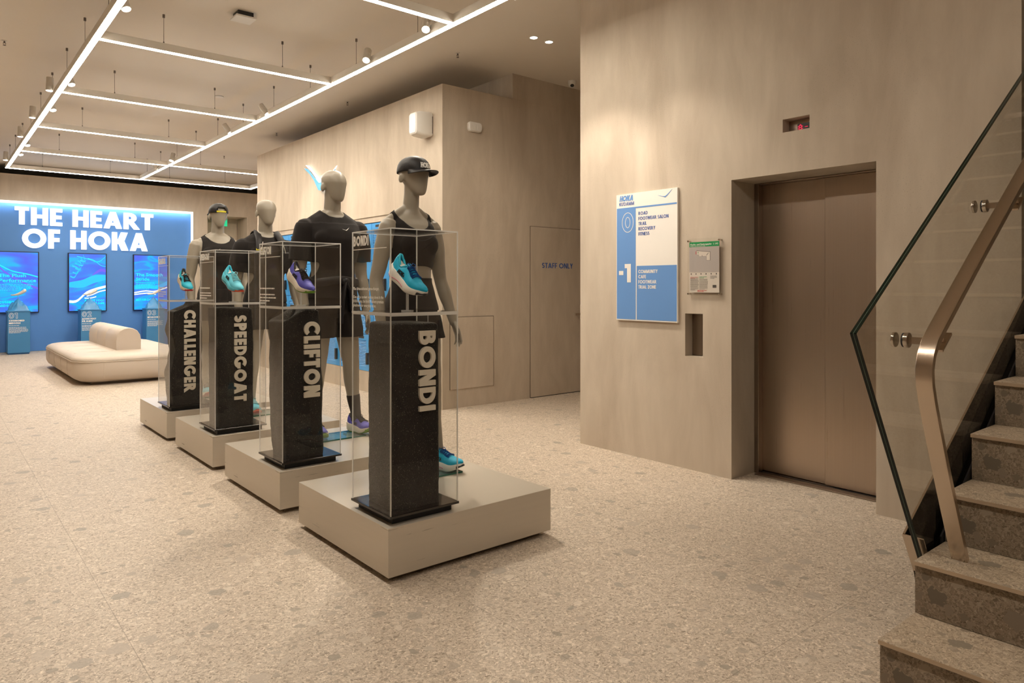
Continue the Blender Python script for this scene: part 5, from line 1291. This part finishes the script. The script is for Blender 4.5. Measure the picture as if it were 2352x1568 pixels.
def mannequin(spec):
    H, fem = spec['H'], spec['fem']; k = .90 if fem else 1.0; T = FEM if fem else MALE
    t = thing('mannequin', spec['label'], 'mannequin', spec['loc'], spec.get('rz', 0), group='four grey mannequins on the pedestals')
    torso = G().loft([ell(0, cy * H, z * H, rx * H, ry * H, 32, 2.25) for z, rx, ry, cy in T])
    kn = .80 if fem else 1.0
    neck = limb(*refine([(0, .010 * H, .815 * H), (0, .006 * H, .85 * H), (0, -.000 * H, .890 * H), (0, -.003 * H, .925 * H)], [(.042 * H * kn, .036 * H * kn), (.0325 * H * kn, .0325 * H * kn), (.0305 * H * kn, .031 * H * kn), (.030 * H * kn, .032 * H * kn)]))
    traps = [limb([(0, .010 * H, .852 * H), (s * .05 * H * k, .010 * H, .826 * H), (s * .088 * H * k, .008 * H, .802 * H)], [.021 * H * kn, .018 * H * kn, .018 * H * kn]) for s in (-1, 1)]
    sh = .080 if fem else .107
    arms, hands, arm_paths = [], [], []
    for s, key in ((-1, 'R'), (1, 'L')):
        e, w = spec['arm'][key]          # elbow, wrist relative to the shoulder, in body heights, x outward
        S_ = Vector((s * sh * H, .006 * H, .784 * H)); E_ = S_ + Vector((s * e[0], e[1], e[2])) * H; W_ = S_ + Vector((s * w[0], w[1], w[2])) * H
        pts = [S_, S_.lerp(E_, .35) + Vector((s * .004 * H, -.002 * H, 0)), S_.lerp(E_, .72), E_, E_.lerp(W_, .30), E_.lerp(W_, .7), W_]
        rd = [.0325, .0300, .0260, .0228, .0242, .0185, (.0150, .0165)]
        rd = [tuple(q * H * k for q in (r if isinstance(r, tuple) else (r, r))) for r in rd]
        P, R = refine(pts, rd); arms.append(limb(P, R)); arm_paths.append((P, R))
        d = (W_ - E_).normalized()
        hands += hand(W_, d + Vector((0, -.08, -.05)), (s, -.35 * spec.get('palm', 0), 0), (-s * .35 * spec.get('palm', 0), -1, 0), H / 1.85 * (.93 if fem else 1.0), s)
    legs, leg_paths = [], []
    for s, key in ((-1, 'R'), (1, 'L')):
        fx, fy = spec['foot'][key]
        A = Vector((fx, fy + .012 * H, .050 * H)); HP = Vector((s * .049 * H, .008 * H, .500 * H)); Kn = HP.lerp(A, .50) + Vector((0, -.006 * H, 0))
        pts = [HP, HP.lerp(Kn, .35), HP.lerp(Kn, .72), Kn, Kn.lerp(A, .26) + Vector((0, .008 * H, 0)), Kn.lerp(A, .58) + Vector((0, .008 * H, 0)), Kn.lerp(A, .88), A]
        rd = [(.054, .050), (.050, .048), (.0395, .0385), (.0310, .0320), (.0325, .0300), (.0255, .0240), (.0190, .0185), (.021, .020)]
        rd = [tuple(q * H * (.95 if fem else 1.0) for q in r) for r in rd]
        P, R = refine(pts, rd); legs.append(limb(P, R)); leg_paths.append((P, R))
    bust = [G().ball((s * .036 * H, -.046 * H, .728 * H), .030 * H, .018 * H, .034 * H) for s in (-1, 1)] if fem else [G().ball((s * .045 * H, -.050 * H, .745 * H), .044 * H, .013 * H, .030 * H) for s in (-1, 1)]
    head = egg_head(H, 0, spec.get('yaw', 0), -.004)
    body = solid([torso, neck, head] + traps + arms + hands + legs + bust, .0060, 3, 'body')
    obj(body, 'body', 'manq', t)
    # joint line where the hand plugs into the arm
    spec.update(t=t, torso=torso, traps=traps, bust=bust, arm_paths=arm_paths, leg_paths=leg_paths, neck=neck)
    # glass foot plate and shoes
    px0, px1, py0, py1 = spec['plate']
    o = G().box(px0, px1, py0, py1, .0004, .0096).build('foot_plate', 'greenglass', t); o['label'] = 'square glass foot plate'
    g = G()
    for a, b, c, d in ((px0, px1, py0 - .0006, py0), (px0, px1, py1, py1 + .0006), (px0 - .0006, px0, py0, py1), (px1, px1 + .0006, py0, py1)): g.box(a, b, c, d, .0006, .0095)
    g.build('plate_edge', 'greenedge', o)
    for s, key in ((-1, 'R'), (1, 'L')):
        fx, fy = spec['foot'][key]
        u = shoe(None, SHOE[spec['shoe']], as_child=t, side=s); u.location = (fx, fy - .040, .0098); u.rotation_euler = (0, 0, radians(s * spec.get('splay', 8)))
        u['label'] = SHOE_NOTE[spec['shoe']]
    if spec.get('sock'):
        for P, R in leg_paths:
            q = [i for i, p in enumerate(P) if p.z < .155 * H]; o = limb([P[i] for i in q], [(R[i][0] + .0025, R[i][1] + .0025) for i in q]).build('sock', 'sock', t, smooth=60)
    return spec
SHOE_NOTE = ('bright teal shoe with a white sole', 'violet shoe with a cream sole', 'pale aqua trail shoe', 'teal shoe with cream sole')
def tank(sp, hem, neckf, neckb, w_sh, w_arm, seam=None, scoop=.05):
    H = sp['H']; me = solid([sp['torso']] + sp['traps'] + sp['bust'], .0068, 4)
    def keep(v):
        x, z = abs(v.x) / H, v.z / H
        if z < hem + (.006 * cos(x * 40) if sp['fem'] else 0): return False
        if z > .865: return False
        if z > .73:
            q = (z - .73) / .085; lim = w_arm + (w_sh - w_arm) * min(1, q ** .55)
            if x > lim: return False
        nz = neckf if v.y < .006 * H else neckb
        if z > nz + (1 - 0) * (x / scoop) ** 2.6 * .052: return False
        return True
    o = shell(me, keep, .0045, 'tank_top', 'cloth', sp['t'], wrinkle=.0012, wscale=10, seed=sp['H'], thick=.0035, rim=14)
    return o
def tee(sp, hem, sleeve, loose=.010, neckr=.043):
    H = sp['H']; parts = [sp['torso']] + sp['traps'] + sp['bust']; ends = []
    for P, R in sp['arm_paths']:
        n = int(len(P) * sleeve); parts.append(limb(P[:n + 2], [(a + .003 + .020 * min(1, i / n), b + .003 + .020 * min(1, i / n)) for i, (a, b) in enumerate(R[:n + 2])]))
        ends.append((P[n], (P[n] - P[n - 2]).normalized()))
    me = solid(parts, .0075, 14)
    def keep(v):
        z = v.z / H
        if z < hem: return False
        for p, d in ends:
            if (v - p).dot(d) > 0 and (v - p).length < .14: return False
        r = sqrt((v.x / H) ** 2 + ((v.y / H - .004) * 1.05) ** 2)
        if z > .80 and r < neckr and z > .832 + (.006 if v.y > 0 else -.006): return False
        return z < .868
    return shell(me, keep, lambda v: loose * (1.0 if v.z / H < .80 else .55), 'shirt', 'cloth', sp['t'], wrinkle=.0055, wscale=7, seed=sp['H'] * 3, thick=.004, rim=10)
def shorts(sp, waist, hem, flare=.020, mat='cloth'):
    H = sp['H']; parts = [sp['torso']]
    for P, R in sp['leg_paths']:
        q = [i for i, p in enumerate(P) if p.z > (hem - .03) * H]; n = len(q)
        parts.append(limb([P[i] for i in q], [(R[i][0] + .006 + flare * j / n, R[i][1] + .006 + flare * j / n) for j, i in enumerate(q)]))
    me = solid(parts, .0075, 4)
    o = shell(me, lambda v: hem * H < v.z < waist * H, .006, 'shorts', mat, sp['t'], wrinkle=.004, wscale=9, seed=2, thick=.004, rim=8)
    return o
def cap(sp, logo=None, backward=False):
    H = sp['H']; t = sp['t']; g = G(); yaw = sp.get('yaw', 0); rot = Matrix.Rotation(yaw + (pi if backward else 0), 4, 'Z')
    hy = -.009 * H * (-1 if backward else 1); rings = []
    secs = [(.9500, .0470, .0596), (.956, .0474, .0600), (.966, .0468, .0592), (.979, .0446, .0564), (.990, .0402, .0508), (.9985, .0338, .0430), (1.0055, .0250, .0322), (1.0100, .0150, .0195), (1.0120, .003, .004)]
    n = 48
    secs = [(1.004 - (1.008 - z) * .83, rx * .97, ry * .95) for z, rx, ry in secs]
    for z, rx, ry in secs: rings.append([p for p in ell(0, hy, z * H, rx * H, ry * H, n, 2.1)])
    if backward:
        g.loft(rings, cap=False); # opening at the back of the cap, which here faces forward
        fs = []
        for f in g.f:
            c = sum((Vector(g.v[i]) for i in f), Vector()) / len(f)
            if c.y > hy + .030 * H and abs(c.x) < .026 * H and .955 * H < c.z < (.955 + .026 * sqrt(max(0, 1 - (c.x / (.026 * H)) ** 2))) * H + .001: continue
            fs.append(f)
        g.f = fs
    else: g.loft(rings, cap=False)
    o = g.xf(rot).build('cap', 'cloth2', t, smooth=60); s = o.modifiers.new('cloth', 'SOLIDIFY'); s.thickness = .003; s.offset = 1
    g = G(); rings = []
    for j in range(9):
        q = j / 8; pts = []
        for i in range(25):
            a = pi * (1.12 + .76 * i / 24); ca, sa = cos(a), sin(a)
            inner = Vector((.0456 * H * ca, hy + .0570 * H * sa, .9572 * H)); ln = .043 * H * max(0, (-sa - .36) / .64) ** .55
            p = inner + Vector((ca * .10, sa, 0)).normalized() * ln * q; p.z -= .007 * H * q + .0085 * H * (ca ** 2) * q - .003 * H
            pts.append(p)
        rings.append(pts)
    vs = [p for r in rings for p in r]; fs = [(j * 25 + i, j * 25 + i + 1, (j + 1) * 25 + i + 1, (j + 1) * 25 + i) for j in range(8) for i in range(24)]
    g.add(vs, fs); b = g.xf(rot).build('brim', 'cloth2', o, smooth=60); s = b.modifiers.new('cloth', 'SOLIDIFY'); s.thickness = .0035; s.offset = 1
    if backward:
        g = G(); pts = [Vector((.0460 * H * cos(a), hy + .0582 * H * sin(a), .9570 * H)) for a in [pi * (.30 + .40 * i / 14) for i in range(15)]]
        for i in range(14):
            a, b2 = pts[i], pts[i + 1]
            g.add([a, b2, b2 + Z * .015, a + Z * .015, a * 1.0 + Y * .002, b2 + Y * .002, b2 + Y * .002 + Z * .015, a + Y * .002 + Z * .015], [(3, 2, 1, 0), (4, 5, 6, 7), (0, 1, 5, 4), (2, 3, 7, 6)])
        s = g.xf(rot).build('strap', 'yellow', o, smooth=60); s['label'] = 'neon yellow strap'
    if logo:
        g = G(); lettering(g, logo, (-.038, 0, 0), X, Z, -Y, .033, w=.27, d=.0022, fit=.082, track=.03, shear=.15)
        for i, v in enumerate(g.v):      # wrap the word round the crown
            z = .9660 * H + v[2]; a = v[0] / (.050 * H); zz = z / H
            j = 0
            while j < len(secs) - 2 and zz > secs[j + 1][0]: j += 1
            f = min(1, max(0, (zz - secs[j][0]) / (secs[j + 1][0] - secs[j][0]))); rx = secs[j][1] + (secs[j + 1][1] - secs[j][1]) * f; ry = secs[j][2] + (secs[j + 1][2] - secs[j][2]) * f
            g.v[i] = (sin(a) * (rx * H + .0030 - v[1]), hy - cos(a) * (ry * H + .0030 - v[1]), z)
        s = g.xf(rot).build('cap_logo', 'bright', o); s['label'] = 'white slanted logo'
    return o
from mathutils.bvhtree import BVHTree
def tree(o):
    bm = bmesh.new(); bm.from_mesh(o.data); t = BVHTree.FromBMesh(bm); bm.free(); return t
def drape(g, o):
    """press a flat mark drawn in front of a garment onto its cloth"""
    t = tree(o)
    for i, v in enumerate(g.v):
        h = t.ray_cast(Vector((v[0], -1.0, v[2])), Vector((0, 1, 0)))[0]
        if h: g.v[i] = (v[0], h.y + v[1], v[2])
    return g
def chest_bird(sp, x, z, s, cloth, mat='silver'):
    g = drape(bird(G(), (x, -.0006, z), X, Z, -Y, s, .0014), cloth); o = g.build('chest_mark', mat, sp['t']); o['label'] = 'small pale bird mark'; return o

LOC = [(2.185, 3.545, PZ), (2.300, 4.83, PZ), (2.285, 6.12, PZ), (2.275, 7.40, PZ)]
down = {'R': ((.020, .010, -.165), (.030, -.022, -.305)), 'L': ((.030, .010, -.165), (.052, -.022, -.305))}
SPEC = [
    dict(H=1.845, fem=True, loc=LOC[0], yaw=radians(10), label='grey mannequin in black cropped tank, shorts and cap behind the BONDI case', shoe=0, plate=(-.16, .262, -.145, .155), foot={'R': (-.085, .02), 'L': (.200, -.005)}, arm={'R': ((.040, .006, -.168), (.044, -.035, -.306)), 'L': ((.032, -.002, -.165), (.055, -.045, -.303))}, palm=.6, splay=20),
    dict(H=1.945, fem=False, loc=LOC[1], yaw=radians(10), label='bare-headed grey mannequin in a loose black T-shirt behind the CLIFTON case', shoe=1, plate=(-.17, .195, -.150, .08), foot={'R': (-.115, .03), 'L': (.205, .0)}, arm={'R': ((.024, .004, -.172), (.014, -.042, -.318)), 'L': ((.018, .006, -.172), (.018, -.040, -.318))}, sock=True, palm=.9),
    dict(H=1.85, fem=False, loc=LOC[2], yaw=radians(3), label='bare-headed grey mannequin wearing a running vest behind the SPEEDGOAT case', shoe=2, plate=(-.17, .20, -.15, .10), foot={'R': (-.11, .02), 'L': (.15, .0)}, arm={'R': ((.026, .004, -.170), (.028, -.042, -.315)), 'L': ((.032, .006, -.170), (.045, -.040, -.315))}, palm=.8),
    dict(H=1.925, fem=False, loc=LOC[3], yaw=radians(0), label='rearmost grey mannequin in black tank and backward cap behind the CHALLENGER case', shoe=3, plate=(-.17, .20, -.15, .10), foot={'R': (-.11, .02), 'L': (.15, .0)}, arm={'R': ((.030, .004, -.172), (.032, -.042, -.318)), 'L': ((.034, .006, -.172), (.046, -.040, -.318))}, palm=.8)]
for sp in SPEC: mannequin(sp)
a, b, c, d = SPEC
o = tank(a, .655, .775, .80, .071, .080, scoop=.058)
H = a['H']; tr = tree(o); pts = []
for i in range(33):
    x = (-.070 + .140 * i / 32) * H; z = (.762 - .022 * cos(x / (.070 * H) * 2.2) ** 1) * H
    h = tr.ray_cast(Vector((x, -1, z)), Vector((0, 1, 0)))[0]
    if h: pts.append(h - Y * .0006)
G().tube(pts, .0017, 6).build('chest_seam', 'seam', a['t'], smooth=60)
shorts(a, .625, .430, .030); cap(a, 'HOKA')
o = tee(b, .52, .32); shorts(b, .56, .375, .030); chest_bird(b, .045, .775 * b['H'], .030, o)
H = b['H']; kz = .585 * H      # jacket sleeves knotted at the waist
g = G(); ring = [Vector((.097 * H * cos(q) * 1.02, .004 * H + .071 * H * sin(q), kz + .010 * sin(3 * q))) for q in [2 * pi * i / 40 for i in range(40)]]
g.tube(ring, [(.030, .011)] * 40, 8, loop=True, ref=(0, 0, 1))
fx = .035
g.ball((fx, -.072 * H, kz), .030, .022, .028)
for dx, ln in ((-.018, .30), (.022, .22)):
    g.tube([(fx, -.074 * H, kz), (fx + dx, -.078 * H, kz - .06), (fx + dx * 1.6, -.074 * H, kz - .16), (fx + dx * 1.9, -.068 * H, kz - ln)], [(.018, .012), (.026, .011), (.032, .012), (.030, .010)], 10)
g.build('tied_jacket', 'cloth2', b['t'], smooth=60)
tee(c, .52, .34, .010); shorts(c, .56, .395, .030)
H = c['H']      # running vest: two shoulder straps with pockets, chest cords
for s in (-1, 1):
    P = [(s * .048 * H, .062 * H, .74 * H), (s * .046 * H, .052 * H, .80 * H), (s * .045 * H, .012 * H, .848 * H), (s * .050 * H, -.048 * H, .815 * H), (s * .058 * H, -.074 * H, .765 * H), (s * .064 * H, -.079 * H, .70 * H), (s * .066 * H, -.074 * H, .655 * H)]
    PP, RR = refine(P, [(.010, .030)] * 7, 4); g = G().tube([p + (Vector((0, p.y - .0, 0)).normalized() * .008 + Z * .006) for p in PP], [(.012, .032)] * len(PP), 12, ref=(0, 1, .2)); vst = g.build('vest_strap', 'cloth2', c['t'], smooth=60)
    g = G().box(s * .060 * H - .040, s * .060 * H + .040, -.092 * H, -.074 * H, .69 * H, .755 * H); g.build('pocket', 'cloth2', vst, bevel=.012, segs=3)
    G().tube([(s * .060 * H, -.094 * H, .75 * H), (s * .052 * H, -.096 * H, .775 * H), (s * .046 * H, -.090 * H, .80 * H)], .0028, 6).build('cord', 'silver', vst)
o = small_text('hoka', (-.052 * H - .05, -.0935 * H, .760 * H), X, Z, -Y, .024, 'yellow', 'vest_print', c['t'], bold=.0006, fit=.05); o['label'] = 'neon yellow word on the strap'
g = G()
for z in (.765, .735): g.tube([(-.050 * H, -.086 * H, z * H), (0, -.083 * H, (z - .008) * H), (.050 * H, -.086 * H, z * H)], .003, 6)
g.build('chest_cord', 'cloth2', c['t'], smooth=60)
o = tank(d, .52, .795, .82, .084, .100, scoop=.070); shorts(d, .56, .395, .030); cap(d, None, True)
chest_bird(d, -.045, .755 * d['H'], .032, o)
